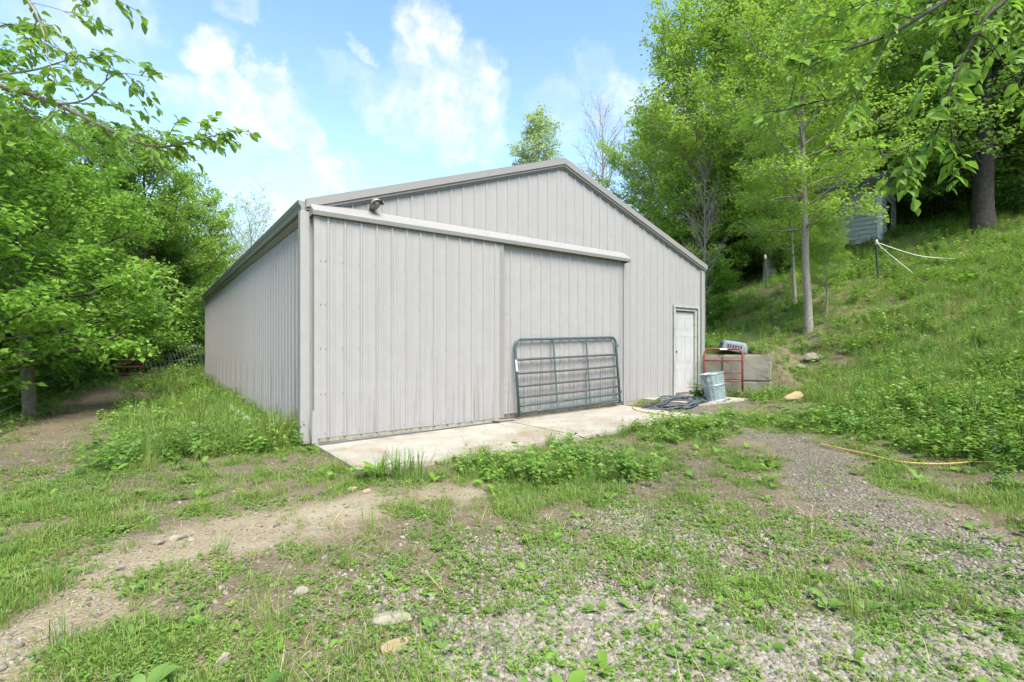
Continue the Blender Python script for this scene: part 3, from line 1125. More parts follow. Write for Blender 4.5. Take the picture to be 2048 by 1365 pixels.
apron = slab('pavement_apron', .0, 6.1, -2.05, .0, zpad, .14, 'pale concrete apron in front of the sliding doors')
step = slab('doorstep_slab', 6.9, 8.75, -1.4, -.0, lambda u: .135, .16, 'small concrete pad at the entry door')
sill = MB()
obj('joint', MB().box(3.098, 3.106, -2.04, -.36, zpad(3.1) + .001, zpad(3.1) + .0045), M['skirt'], apron)
# trench drain
dr = thing('trench_drain', 'narrow slotted metal drain set in the concrete along the sliding door', 'drain', (BO[0], BO[1], 0), BA)
for a, b in ((-.335, -.322), (-.248, -.235)):
    me = MB()
    me.v = [(.03, a, zpad(.03) - .01), (3.25, a, zpad(3.25) - .01), (3.25, b, zpad(3.25) - .01), (.03, b, zpad(.03) - .01)]
    me.v += [(x, y, z + .018) for x, y, z in me.v]
    me.f = [(3, 2, 1, 0), (4, 5, 6, 7), (0, 1, 5, 4), (1, 2, 6, 5), (2, 3, 7, 6), (3, 0, 4, 7)]
    obj('drain_edge', me, M['steel_dark'], dr)
me = MB()
u = .04
while u < 3.24:
    me.box(u, u + .011, -.3219, -.2481, zpad(u) + .003, zpad(u) + .0075)
    u += .024
obj('grate_bars', me, M['steel_dark'], dr, kind='stuff')
obj('drain_channel', MB().box(.04, 3.24, -.3215, -.2485, -.2, -.199), M['dark'], dr)
me = MB()
me.v = [(.035, -.3219, zpad(.035) + .0022), (3.245, -.3219, zpad(3.245) + .0022), (3.245, -.2481, zpad(3.245) + .0022), (.035, -.2481, zpad(.035) + .0022)]
me.f = [(0, 1, 2, 3)]
obj('drain_slot_shade', me, M['dark'], dr)  # dark sheet on the slab, painted as the shade below the bars


# ------------------------------------------------------------------ gates
def rail_pts(a, b, n=2, sag=0.0):
    a = Vector(a)
    b = Vector(b)
    return [a.lerp(b, i / (n - 1)) + Vector((0, 0, -sag * math.sin(PI * i / (n - 1)))) for i in range(n)]


def round_frame(w, h, r_):
    pts = [Vector((0, 0, 0)), Vector((0, 0, h - r_))]
    for i in range(1, 7):
        a = PI / 2 * i / 6
        pts.append(Vector((r_ - r_ * math.cos(a), 0, h - r_ + r_ * math.sin(a))))
    pts.append(Vector((w - r_, 0, h)))
    for i in range(1, 7):
        a = PI / 2 * i / 6
        pts.append(Vector((w - r_ + r_ * math.sin(a), 0, h - r_ + r_ * math.cos(a))))
    pts.append(Vector((w, 0, 0)))
    return pts


def place(o, p, x_dir, lean):
    """stand an object at p, its local x along x_dir on the ground, leaning back by an angle"""
    x = Vector(x_dir).normalized()
    y = Vector((0, 0, 1)).cross(x).normalized()
    rot = Matrix.Rotation(-lean, 4, x)
    m4 = Matrix((x, y, Vector((0, 0, 1)))).transposed().to_4x4()
    o.matrix_world = Matrix.Translation(p) @ rot @ m4


gg = thing('tube_gate', 'blue-green tubular steel farm gate leaning against the sliding door', 'gate')
gw, gh = 2.56, 1.33
obj('gate_frame', MB().tube(round_frame(gw, gh, .13), .0245, 12).mesh('gate_frame', True), M['gate_green'], gg)
for i, z in enumerate((.98, .745, .52, .335, .185, .07)):
    obj('rail', MB().tube(rail_pts((.0, -.0, z), (gw, 0, z), 9, .012 * (i % 2)), .0225, 10).mesh('rail', True), M['gate_rust'] if i < 4 else M['gate_green'], gg)
for x in (.86, 1.70):
    obj('stay', MB().box(x - .016, x + .016, -.031, -.024, .05, gh), M['gate_green'], gg)
obj('latch_plate', MB().box(-.032, -.0, -.034, -.0265, .78, .98), M['tag'], gg)
obj('hinge_pin', MB().tube([(gw + .025, 0, 1.13), (gw + .06, 0, 1.13), (gw + .06, 0, 1.18)], .011, 8), M['gate_rust'], gg)
obj('hinge_pin', MB().tube([(gw + .025, 0, .2), (gw + .06, 0, .2), (gw + .06, 0, .25)], .011, 8), M['gate_rust'], gg)
ga = Vector((*bxy(3.36, -.27), zpad(3.5) + .045))
gb = Vector((*bxy(5.92, -.25), zpad(5.98) + .15))
place(gg, ga, gb - ga, R(3.4))

rg = thing('red_gate', 'short rusty red tubular gate propped behind the trash can', 'gate', group=None)
obj('gate_frame', MB().tube(round_frame(.82, .98, .13), .024, 12).mesh('gate_frame', True), M['gate_red'], rg)
for z in (.72, .44, .24):
    obj('rail', MB().tube(rail_pts((0, 0, z - .015), (.82, 0, z), 4), .02, 10).mesh('rail', True), M['gate_red'], rg)
obj('stay', MB().box(.56, .59, -.03, -.024, .02, .72), M['gate_rust'], rg)
obj('white_tag', MB().box(.34, .50, -.03, -.0245, .955, .99), M['tag'], rg)
pa = Vector((4.50, 11.70, .24))
place(rg, pa, (.9, -.43, 0), R(8))

rg2 = thing('red_gate', 'rusty red gate standing open in the shade under the left trees', 'gate')
obj('gate_frame', MB().tube(round_frame(1.9, 1.25, .15), .03, 10).mesh('gate_frame', True), M['gate_red'], rg2)
for z in (.95, .68, .42, .16):
    obj('rail', MB().tube(rail_pts((0, 0, z), (1.9, 0, z), 3), .026, 8).mesh('rail', True), M['gate_red'], rg2)
p_ = P(178, 770, 17.2)
p_.z = Hs(p_.x, p_.y) + .05
q_ = P(252, 760, 18.2)
place(rg2, p_, (q_.x - p_.x, q_.y - p_.y + .8, .0), R(3))

# ------------------------------------------------------------------ blocks, can, carrier
def rough_block(name, w, d, h, seed, label, loc, rz, group='concrete blocks of the retaining wall'):
    import bmesh
    bm = bmesh.new()
    bmesh.ops.create_cube(bm, size=1.0)
    bmesh.ops.scale(bm, vec=(w, d, h), verts=bm.verts)
    bmesh.ops.bevel(bm, geom=bm.edges[:], offset=.03, segments=2, affect='EDGES')
    bmesh.ops.subdivide_edges(bm, edges=[e for e in bm.edges if e.calc_length() > .2], cuts=7, use_grid_fill=True)
    rr_ = random.Random(seed)
    for v in bm.verts:
        e = sum(1 for a, b in ((abs(v.co.x), w / 2), (abs(v.co.y), d / 2), (abs(v.co.z), h / 2)) if a > b - .05)
        s_ = .002 if e < 2 else .006
        v.co += Vector((rr_.uniform(-s_, s_), rr_.uniform(-s_, s_), rr_.uniform(-s_, s_)))
        v.co.z += h / 2
    me = bpy.data.meshes.new(name)
    bm.to_mesh(me)
    bm.free()
    return obj(name, me, M['block'], loc=loc, rot=(0, 0, rz), label=label, cat='block', group=group)


def blk_at(a_, w_):
    return BLK[0] - .84 * a_ + .54 * w_, BLK[1] + .54 * a_ + .84 * w_


BR = math.atan2(-.54, .84)
rough_block('concrete_block', 1.02, .62, .60, 1, 'upper concrete block at the open end of the low wall', (*blk_at(.52, .31), .47), BR)
rough_block('concrete_block', .92, .62, .59, 2, 'upper concrete block behind the short red gate', (*blk_at(1.50, .31), .475), BR + .01)
rough_block('concrete_block', 1.12, .62, .5, 3, 'half-buried lower concrete block below the end block', (*blk_at(.55, .30), -.035), BR)
rough_block('concrete_block', .86, .62, .5, 4, 'half-buried lower concrete block beside the trash can', (*blk_at(1.57, .305), -.035), BR)

can = thing('trash_can', 'dented galvanised trash can leaning by the entry door', 'trash can')
prof = [(.0, .012), (.185, .012), (.19, .0), (.2, .0), (.2, .03), (.193, .04), (.232, .56), (.24, .565), (.246, .58), (.24, .597), (.230, .595), (.222, .57), (.18, .05), (0, .05)]
me = MB()
nseg = 56
me.lathe(prof, nseg)
vs = []
for i, (x, y, z) in enumerate(me.v):
    ring, j = divmod(i, nseg)
    if ring in (5, 6):
        f_ = 1.0
    a = math.atan2(y, x)
    k_ = 1.0
    if .04 <= z <= .561 and ring >= 4 and ring <= 6:
        k_ = 1 + (.014 if j % 4 < 2 else -.010)
    dent = 1 - .12 * math.exp(-((a + 1.2) ** 2) / .12 - ((z - .5) ** 2) / .02)
    vs.append((x * k_ * dent, y * k_ * dent, z))
me.v = vs
obj('can_body', me.mesh('can_body', False), M['galv'], can)
obj('can_band', MB().lathe([(.214, .33), (.222, .335), (.224, .345), (.222, .355), (.216, .36)], 40).mesh('can_band', True), M['galv'], can)
for s_ in (-1, 1):
    obj('side_handle', MB().tube([(s_ * .225, -.05, .45), (s_ * .262, -.045, .43), (s_ * .262, .045, .43), (s_ * .225, .05, .45)], .007, 8), M['galv'], can)
cp = G(1434, 794)
can.location = (4.27, 10.42, .125)
can.rotation_euler = (R(-4), R(-9), R(12))

# pet carrier top shell lying on the fill behind the blocks
pc = thing('pet_carrier', 'grey plastic pet carrier lying tilted on top of the concrete blocks', 'pet carrier')
def shell(w, d, h, t, taper, n=5):
    me = MB()
    secs = []
    for zz, s_, rr_ in ((0, 1.0, .05), (h * .35, .97, .06), (h * .75, .90, .09), (h * .93, .82, .11), (h, .70, .12)):
        ring = []
        ww, dd = w / 2 * s_, d / 2 * s_
        for cx_, cy_, a0 in ((ww - rr_, dd - rr_, 0), (-ww + rr_, dd - rr_, PI / 2), (-ww + rr_, -dd + rr_, PI), (ww - rr_, -dd + rr_, 1.5 * PI)):
            for i in range(n):
                a = a0 + PI / 2 * i / (n - 1)
                ring.append((cx_ + rr_ * math.cos(a), cy_ + rr_ * math.sin(a), zz))
        secs.append(ring)
    for ring in secs:
        me.v += ring
    m_ = len(secs[0])
    for s_ in range(len(secs) - 1):
        for i in range(m_):
            j = (i + 1) % m_
            me.f.append((s_ * m_ + i, s_ * m_ + j, (s_ + 1) * m_ + j, (s_ + 1) * m_ + i))
    me.f.append(tuple((len(secs) - 1) * m_ + i for i in range(m_)))
    return me


obj('top_shell', shell(.66, .46, .24, 0, 0).mesh('top_shell', False), M['carrier'], pc)
obj('rim', MB().box(-.35, .35, -.25, .25, -.02, .0).mesh('rim'), M['carrier_dark'], pc)
for i in range(6):
    obj('vent_slot_shade', MB().box(-.2 + i * .065, -.17 + i * .065, -.232, -.2, .06, .15), M['dark'], pc)  # dark boxes on the closed shell stand in for shade inside the slots
for i in range(4):
    obj('top_ridge', MB().box(-.24, .24, -.12 + i * .07, -.10 + i * .07, .238, .25), M['carrier_dark'], pc)
obj('carry_handle', MB().tube([(-.09, 0, .24), (-.08, 0, .275), (.08, 0, .275), (.09, 0, .24)], .012, 8), M['carrier_dark'], pc)
obj('doorway_shade', MB().box(-.338, -.3, -.13, .13, .0, .15), M['dark'], pc)  # dark box in place of the shaded interior of the carrier
pp = P(1466, 689, 12.25)
pc.location = (pp.x, pp.y, max(pp.z - .13, Hs(pp.x, pp.y) + .0))
pc.scale = (.9, .9, .9)
pc.rotation_euler = (R(8), R(10), R(-12))


# ------------------------------------------------------------------ rocks
def rock_mesh(name, sx, sy, sz, seed, sub=3):
    import bmesh
    bm = bmesh.new()
    bmesh.ops.create_icosphere(bm, subdivisions=sub, radius=1)
    rg_ = np.random.default_rng(seed)
    planes = rg_.normal(size=(11, 3))
    planes /= np.linalg.norm(planes, axis=1, keepdims=True)
    offs = rg_.uniform(.55, .9, 11)
    for v in bm.verts:
        c = np.array(v.co)
        for n_, o_ in zip(planes, offs):
            dd = c @ n_ - o_
            if dd > 0:
                c = c - n_ * dd * .92
        c = c * (1 + rg_.uniform(-.025, .025))
        v.co = Vector(c * np.array([sx, sy, sz]))
    me = bpy.data.meshes.new(name)
    bm.to_mesh(me)
    bm.free()
    return me


def rock(px, py, sx, sy, sz, seed, mat, label, rz=0.0, sink=.55, D=None, group=None, zz=None):
    p = G(px, py)
    if zz is not None:
        D_ = (CZ - zz) * F / (py - HY)
        p = Vector(((px - CX) / F * D_, D_, zz))
    return obj('rock', rock_mesh('rock', sx, sy, sz, seed), M[mat], loc=(p.x, p.y, p.z + sz * (1 - sink) * .8), rot=(0, 0, rz), label=label, cat='rock', group=group)


rock(992, 846, .085, .06, .045, 31, 'rock', 'brownish rock lying on the concrete at the door joint', .3, .1, zz=.005)
rock(972, 843, .10, .055, .03, 32, 'rock', 'flat brown stone wedged at the foot of the sliding doors', .1, .1, zz=.005)
rock(785, 1244, .105, .055, .03, 33, 'rock_pale', 'pale flat stone half buried in the foreground weeds', .1, .5)
rock(790, 1300, .085, .06, .03, 34, 'rock_tan', 'tan flat stone just below the pale foreground stone', .5, .5)
rock(1590, 800, .30, .13, .12, 35, 'rock_tan', 'tan boulder in the grass below the weedy slope', .25, .45)
rock(1625, 722, .26, .18, .13, 36, 'rock', 'grey boulder in the bank beside the concrete blocks', .4, .4)
rock(1602, 738, .15, .12, .08, 37, 'rock', 'smaller grey stone at the end of the concrete blocks', .9, .4)
rock(1598, 700, .10, .07, .05, 46, 'rock', 'flat stone high in the bank above the concrete blocks', .2, .4)
rock(243, 1140, .035, .025, .02, 38, 'rock', 'small grey stone beside the sandy strip', .2, .3)
rock(352, 1082, .045, .035, .025, 39, 'rock_pale', 'pale grey chunk of gravel in the sandy strip', .7, .3)
rock(318, 1092, .04, .03, .025, 40, 'rock', 'grey chunk of gravel beside the pale one in the sand', 1.7, .3)
rock(735, 986, .05, .03, .02, 41, 'rock_tan', 'tan stone on the sandy ground before the apron corner', .7, .3)
rock(705, 981, .06, .04, .02, 42, 'rock_tan', 'flat tan stone near the apron corner', .2, .4)
rock(600, 1190, .05, .035, .025, 43, 'rock_pale', 'pale stone among the weeds left of the foreground stones', .4, .4)
rock(450, 1320, .035, .03, .02, 44, 'rock_pale', 'pale pebble near the bottom edge among grass', .4, .4)
rock(1140, 802, .03, .03, .02, 45, 'rock_pale', 'small white pebble beside the gate hinge end', .4, .1, zz=.06)

# ------------------------------------------------------------------ hoses
hz_ = []
rr_ = random.Random(11)
cu, cv = 6.85, -.95
turns = 9
for i in range(turns * 26):
    t = i / 26
    a = 2 * PI * t
    kx = .58 + .20 * math.sin(t * 1.9 + .5) + rr_.uniform(-.008, .008)
    ky = .34 + .10 * math.sin(t * 2.7) + rr_.uniform(-.008, .008)
    ox = .16 * math.sin(t * 1.3)
    oy = .08 * math.cos(t * 1.7)
    u = cu + ox + kx * math.cos(a)
    v = cv + oy + ky * math.sin(a)
    x, y = bxy(u, v)
    hz_.append((x, y, 0))
xs = np.array(hz_)
base = H(xs[:, 0], xs[:, 1])
uu_, vv_ = buv(xs[:, 0], xs[:, 1])
onslab = (uu_ < 6.1) & (vv_ > -2.05)
base = np.where(onslab, np.maximum(base, zpad(uu_)), base)
base = np.where((uu_ > 6.9) & (uu_ < 8.75) & (vv_ > -1.4), np.maximum(base, .135), base)
from_z = base + .02 + .05 * np.linspace(0, 1, len(xs)) + .018 * np.sin(np.arange(len(xs)) * .31)
pts = [(x, y, z) for (x, y, _), z in zip(hz_, from_z)]
hose = thing('garden_hose', 'heap of coiled black garden hose by the concrete apron', 'hose', (*bxy(cu, cv), Hs(*bxy(cu, cv))))
cen = Vector(hose.location)
obj('hose_coil', MB().tube([Vector(p) - cen for p in pts], .0155, 7).mesh('hose_coil', True), M['hose'], hose)
obj('hose_coupling', MB().tube([Vector(pts[-1]) - cen, Vector(pts[-1]) - cen + Vector((-.05, -.04, -.0))], .021, 8), M['galv'], hose)

cord = []
for u, v in ((6.22, -.30), (5.95, -.55), (5.72, -.80), (5.62, -1.05), (5.55, -1.35), (5.58, -1.65), (5.50, -1.95), (5.60, -2.3), (5.7, -2.7)):
    x, y = bxy(u, v)
    z = max(zpad(u), Hs(x, y)) if (u < 6.1 and v > -2.05) else Hs(x, y)
    cord.append((x, y, z + .012))


def spline(pts, n=8):
    pts = [Vector(p) for p in pts]
    q = [pts[0]] + pts + [pts[-1]]
    out_ = []
    for i in range(1, len(q) - 2):
        for j in range(n):
            t = j / n
            a, b, c, d = q[i - 1], q[i], q[i + 1], q[i + 2]
            out_.append(.5 * ((2 * b) + (c - a) * t + (2 * a - 5 * b + 4 * c - d) * t * t + (3 * b - a - 3 * c + d) * t ** 3))
    out_.append(pts[-1])
    return out_


obj('cord', MB().tube(spline(cord), .007, 6).mesh('cord', True), M['cord'], label='thin tan cord lying across the right end of the concrete apron', cat='cord')
yp = []
for px, py in ((1640, 893), (1690, 905), (1740, 916), (1800, 930), (1880, 934), (1960, 930), (2050, 936), (2130, 945)):
    p = G(px, py)
    yp.append((p.x, p.y, p.z + .03))
obj('yellow_hose', MB().tube(spline(yp), .010, 7).mesh('yellow_hose', True), M['yellow_hose'], label='thin yellow hose snaking through the weeds at the right', cat='hose')
bp = []
for px, py in ((1985, 921), (1990, 908), (2003, 902), (2015, 905)):
    p = G(px, py)
    bp.append((p.x, p.y, p.z + .09))
obj('black_hose_loop', MB().tube(spline(bp), .011, 7).mesh('black_hose_loop', True), M['hose'], label='short loop of black hose poking out of the weeds at the right', cat='hose')
pv = []
for t in (2.0, 3.0, 4.2, 5.2):
    x, y = bxy(-.42 - .02 * t, t)
    pv.append((x, y, Hs(x, y) + .12))
obj('drain_pipe', MB().tube(pv, .035, 10).mesh('drain_pipe', True), M['pvc'], label='white plastic pipe lying in the grass along the barn side', cat='pipe')

# ------------------------------------------------------------------ T-posts and rope on the hill
def tpost(p, h, lean, label, cap=True):
    t = thing('fence_post', label, 'fence post', p, 0, 'steel posts on the hillside')
    t.rotation_euler = (0, lean, .4)
    obj('post_shaft', MB().box(-.03, .03, -.005, .005, -.3, h).box(-.005, .005, .005, .04, -.3, h), M['post_green'], t)
    if cap:
        obj('insulator_cap', MB().box(-.026, .026, -.012, .036, h - .12, h + .03).box(-.012, .012, -.04, -.012, h - .09, h - .05), M['cap'], t)
    return t


pA = G(1449, 618)
pB = G(1533, 577)
pC = G(1757, 566)
tpost(pA, 1.22, R(4), 'dark steel fence post on the hill beside the barn eave')
tpost(pB, 1.25, R(-3), 'dark steel fence post with pale cap left of the slender tree')
tpost(pC, 1.28, R(-4), 'steel fence post holding two white ropes on the hillside')
pD = G(1676, 500)
tpost(pD, 1.25, R(2), 'dark steel fence post in front of the grey shed')
top = Vector((pC.x - .09, pC.y - .03, pC.z + 1.22))
e1 = G(1905, 530)
e2 = G(1835, 556)
mid = top.lerp(e1 + Vector((0, 0, .15)), .55) + Vector((0, 0, -.12))
obj('rope', MB().tube(spline([top, mid, e1 + Vector((0, 0, .16)), e1 + Vector((.9, .1, .12))]), .012, 6).mesh('rope', True), M['rope'], label='white rope running from the hill post to the upper grass', cat='rope')
obj('rope', MB().tube(spline([top, top.lerp(e2, .3) + Vector((0, 0, -.02)), e2 + Vector((0, 0, .03))]), .010, 6).mesh('rope', True), M['rope'], label='white rope slanting steeply down from the hill post', cat='rope')

# ------------------------------------------------------------------ shed
sb = G(1762, 480)
shed = thing('garden_shed', 'small grey sided shed with white end wall among trees on the hill', 'shed', (sb.x, sb.y, sb.z - .25), R(-48))
SW, SD, SH = 3.6, 2.6, 2.5           # long wall runs to the left (-x) from the near corner
def siding(length, h, n, mat_, gap=None, rake_=None):
    me = MB()
    st = h / n
    for i in range(n):
        z0 = i * st
        me.v += []
        b = len(me.v)
        me.v += [(0, 0, z0 + st), (length, 0, z0 + st), (length, -.045, z0), (0, -.045, z0), (length, 0, z0), (0, 0, z0)]
        me.f += [(b, b + 3, b + 2, b + 1), (b + 3, b + 5, b + 4, b + 2)]
    return me
sd = siding(SW, SH, 13, None)
obj('siding', sd.mesh('siding', False), M['shed'], shed, loc=(-SW, 0, 0))
obj('wall_core', MB().box(-SW + .02, -.02, .012, SD, .0, SH), M['shed'], shed)
for a, b in ((.03, .9), (1.7, SD - .06)):
    m_ = siding(b - a, SH, 13, None)
    obj('end_siding', m_.mesh('end_siding', False), M['shed_white'], shed, loc=(.0, a, 0), rot=(0, 0, R(90)))
obj('end_siding', siding(.8, .40, 3, None).mesh('end_siding', False), M['shed_white'], shed, loc=(.0, .9, 2.1), rot=(0, 0, R(90)))
obj('corner_board', MB().box(-.13, .05, -.06, .03, 0, SH), M['shed_white'], shed)
obj('corner_board', MB().box(-.06, .03, SD - .06, SD + .03, 0, SH), M['shed_white'], shed)
obj('doorway_shade', MB().box(-.018, .004, .9, 1.7, 0, 2.1), M['dark'], shed)  # near-black panel on the solid core, interior shade put into its colour
rf = MB()
for s_ in (0, 1):
    y0, y1 = (-.25, SD / 2) if s_ == 0 else (SD + .25, SD / 2)
    za, zc = SH - .06, SH + .95
    b = len(rf.v)
    for x in (-SW - .2, .25):
        rf.v += [(x, y0, za), (x, y1, zc), (x, y1, zc + .07), (x, y0, za + .07)]
    for i in range(4):
        j = (i + 1) % 4
        rf.f.append((b + i, b + j, b + 4 + j, b + 4 + i))
    rf.f += [(b, b + 1, b + 2, b + 3), (b + 7, b + 6, b + 5, b + 4)]
obj('roof', rf, M['shed_roof'], shed)
obj('gable', MB().prism([(.0, SH), (SD, SH), (SD / 2, SH + .92)], 'x', -.03, .0), M['shed_white'], shed)
obj('window', MB().box(-SW + .55, -SW + 1.15, -.035, .0, 1.15, 1.85), M['dark'], shed)

# ------------------------------------------------------------------ left fence
fpts = [(-5.9, 4.4), (-9.25, 9.6), (-12.6, 14.3), (-14.7, 17.6)]
fence = thing('wire_fence', 'sagging wire fence with a wooden post under the left trees', 'fence', (-9.25, 9.6, Hs(-9.25, 9.6)))
fo = Vector(fence.location)
for i, (x, y) in enumerate(fpts):
    z = Hs(x, y)
    if i in (0, 1):
        rr_ = random.Random(i)
        pts = [Vector((x + j * .012 * (-1) ** i - .02 * j, y, z - .2 + j * .45)) - fo for j in range(6)]
        obj('wooden_post', MB().tube(pts, [.115, .11, .105, .1, .1, .095], 12).mesh('wooden_post', True), M['wood_post'], fence)
    else:
        obj('steel_post', MB().box(-.02, .02, -.005, .005, -.2, 1.35).box(-.005, .005, .005, .03, -.2, 1.35), M['post_green'], fence, loc=Vector((x, y, z)) - fo)
for hgt in (.18, .38, .58, .80, 1.02, 1.22):
    pts = []
    for (a, b) in zip(fpts[:-1], fpts[1:]):
        for j in range(10):
            t = j / 10
            x = a[0] + (b[0] - a[0]) * t
            y = a[1] + (b[1] - a[1]) * t
            pts.append(Vector((x - .02, y, hgt + (Hs(*a) * (1 - t) + Hs(*b) * t) - .07 * math.sin(PI * t) * (1 + .4 * math.sin(hgt * 9)))) - fo)
    obj('wire', MB().tube(pts, .0045, 5).mesh('wire', True), M['wire'], fence)

wf = [P(258, 740, 19.5), P(345, 738, 21.0), P(408, 736, 21.5)]
for p in wf:
    p.z = Hs(p.x, p.y)
wo = thing('woven_fence', 'leaning woven wire fence behind the far end of the barn', 'fence', tuple(wf[0]))
me = MB()
for (a, b) in zip(wf[:-1], wf[1:]):
    for j in range(10):
        p = a.lerp(b, j / 9) - wf[0]
        me.tube([p, p + Vector((-.45, .1, 1.15))], .003, 4)
    for h in range(6):
        f_ = h / 5
        me.tube([a - wf[0] + Vector((-.45 * f_, .1 * f_, 1.15 * f_ + .03)), b - wf[0] + Vector((-.45 * f_, .1 * f_, 1.15 * f_ + .03))], .003, 4)
obj('woven_wire', me, M['wire'], wo, kind='stuff')
for p in wf:
    obj('steel_post', MB().box(-.025, .025, -.01, .01, -.2, 1.3), M['post_green'], wo, loc=p - wf[0], rot=(0, R(-14), 0))


# ------------------------------------------------------------------ trees
def grow(seed, Ht, r0, base, Rc, prof, nl, e0, e1, per_m, leaf, spread, curve=.12, wob=.25, twig=True, sub_k=2.0, lean=(0, 0), flat=.55, dead=0.0, tpl=LEAF_KITE, up=.15):
    """a tapered trunk with limbs, side branches and leaves set along the side branches; returns (wood mesh, crown mesh)"""
    rng = np.random.default_rng(seed)
    wood = MB()
    n = 12
    tp_ = []
    off = np.zeros(2)
    for i in range(n + 1):
        t = i / n
        if i:
            off = off + rng.normal(0, wob / n, 2)
        tp_.append(Vector((off[0] + lean[0] * t * t * Ht, off[1] + lean[1] * t * t * Ht, Ht * .97 * t)))
    rad = [r0 * (1.25 if i == 0 else 1.0) * max(.04, (1 - i / n)) ** .85 for i in range(n + 1)]
    wood.tube([tp_[0] + Vector((0, 0, -.4))] + tp_, [r0 * 1.5] + rad, 9)

    def trunk_at(t):
        f_ = min(t * n, n - 1e-6)
        i = int(f_)
        return tp_[i].lerp(tp_[i + 1], f_ - i), rad[i] * (1 - (f_ - i)) + rad[i + 1] * (f_ - i)
    C, Dv = [], []

    def leaves_along(p, q, m, sp_):
        m = int(m)
        if m < 1:
            return
        t = rng.random(m)[:, None]
        a = np.array(p)[None]
        b = np.array(q)[None]
        g = rng.normal(0, sp_, (m, 3))
        g[:, 2] *= flat
        c = a + (b - a) * t + g
        C.append(c)
        d = (b - a) / max(1e-6, np.linalg.norm(b - a)) * .6 + rng.normal(0, .6, (m, 3))
        d[:, 2] = d[:, 2] * .45 - .28
        Dv.append(d)
    for i in range(nl):
        tt = (i + rng.random()) / nl
        t = base + (.98 - base) * tt
        p0, rt = trunk_at(t)
        az = i * 2.399 + rng.normal(0, .35)
        L = Rc * prof(tt) * rng.uniform(.7, 1.18)
        if L < .15:
            continue
        el = R(e0 + (e1 - e0) * tt + rng.normal(0, 9))
        dr_ = Vector((math.cos(az) * math.cos(el), math.sin(az) * math.cos(el), math.sin(el)))
        side_ = Vector((-math.sin(az), math.cos(az), 0))
        pts = [p0]
        ns = 6
        bend = rng.normal(0, .10)
        for j in range(1, ns + 1):
            s_ = j / ns
            pts.append(p0 + dr_ * (L * s_) + Vector((0, 0, 1)) * (curve * L * s_ * s_) + side_ * (bend * L * s_ * s_) + Vector(rng.normal(0, .02 * L, 3)))
        rl_ = max(.010, min(rt * .55, .012 + .014 * L))
        wood.tube(pts, [rl_ * (1 - .85 * j / ns) for j in range(ns + 1)], 6, False)
        if rng.random() < dead:
            continue
        nsub = int(3 + L * sub_k)
        for j in range(nsub):
            s_ = .22 + .78 * (j + rng.random() * .7) / nsub
            s_ = min(s_, .999)
            f_ = s_ * ns
            a = int(f_)
            q0 = pts[a].lerp(pts[a + 1], f_ - a)
            sg = 1 if j % 2 else -1
            sl = L * (.16 + .34 * (1 - s_)) * rng.uniform(.7, 1.2) + .22
            dir_ = (dr_ * rng.uniform(.35, .9) + side_ * sg * rng.uniform(.5, 1.0) + Vector((0, 0, rng.normal(up, .25)))).normalized()
            q1 = q0 + dir_ * sl * .55 + Vector(rng.normal(0, .03 * sl, 3))
            q2 = q0 + dir_ * sl + Vector((0, 0, -.06 * sl))
            if twig:
                wood.tube([q0, q1, q2], [max(.005, rl_ * .35), max(.004, rl_ * .2), .003], 4, False)
            leaves_along(q0, q2, per_m * sl * rng.uniform(.5, 1.4), spread)
            for _ in range(2):
                w_ = rng.uniform(.3, .95)
                s0 = q0.lerp(q2, w_)
                s1 = s0 + (dir_ * .5 + Vector(rng.normal(0, .6, 3))).normalized() * sl * .4
                if twig:
                    wood.tube([s0, s1], [.0045, .0025], 3, False)
                leaves_along(s0, s1, per_m * sl * .5, spread * .8)
        leaves_along(pts[-2], pts[-1], per_m * L * .25, spread * .7)
    C_ = np.concatenate(C)
    D_ = np.concatenate(Dv)
    N_ = rng.normal(0, .42, C_.shape) + np.array([0, 0, 1.0])
    S_ = leaf * rng.uniform(.65, 1.3, len(C_))
    wm = wood.mesh('trunk', True, False)
    cm = leaf_mesh('crown', C_, D_, N_, S_, tpl, rng)
    return wm, cm


rnd_prof = lambda t: math.sin(PI * min(1, .18 + .80 * t)) ** .8
low_prof = lambda t: (1 - t) ** .6 * .95 + .12
col_prof = lambda t: (1 - abs(t - .35) * 1.1) if t > .35 else .55 + t * 1.2
vase_prof = lambda t: .55 + .6 * math.sin(PI * t)

PROTO = {}


def proto(key, bark, leaf, *a, **kw):
    wm, cm = grow(*a, **kw)
    wm.materials.append(M[bark])
    cm.materials.append(M[leaf])
    PROTO[key] = (wm, cm)


def variant(key, new, leaf):
    wm, cm = PROTO[key]
    c2 = cm.copy()
    c2.materials.clear()
    c2.materials.append(M[leaf])
    PROTO[new] = (wm, c2)


proto('layer', 'bark', 'leaf_left', 101, 6.6, .11, .10, 2.9, low_prof, 34, 2, 58, 56, .115, .13, curve=.10, sub_k=2.6)
proto('layer2', 'bark', 'leaf_left', 102, 8.5, .15, .12, 3.1, rnd_prof, 40, 5, 62, 53, .115, .14, curve=.10, sub_k=2.4)
proto('tall', 'bark', 'leaf_mid', 103, 11.0, .19, .16, 3.2, rnd_prof, 46, 12, 66, 44, .125, .16, curve=.12, sub_k=2.2)
proto('tall2', 'bark_grey', 'leaf_lime', 104, 12.5, .22, .18, 4.0, vase_prof, 46, 22, 66, 33, .13, .17, curve=.16, sub_k=2.0)
proto('slender', 'bark_grey', 'leaf_lime', 105, 10.8, .105, .26, 2.8, rnd_prof, 48, 4, 60, 56, .085, .13, curve=.10, sub_k=2.4, wob=.35)
proto('maple', 'bark_dark', 'leaf_mid', 106, 10.0, .34, .22, 5.2, rnd_prof, 42, 6, 60, 37, .135, .17, curve=.10, sub_k=2.1)
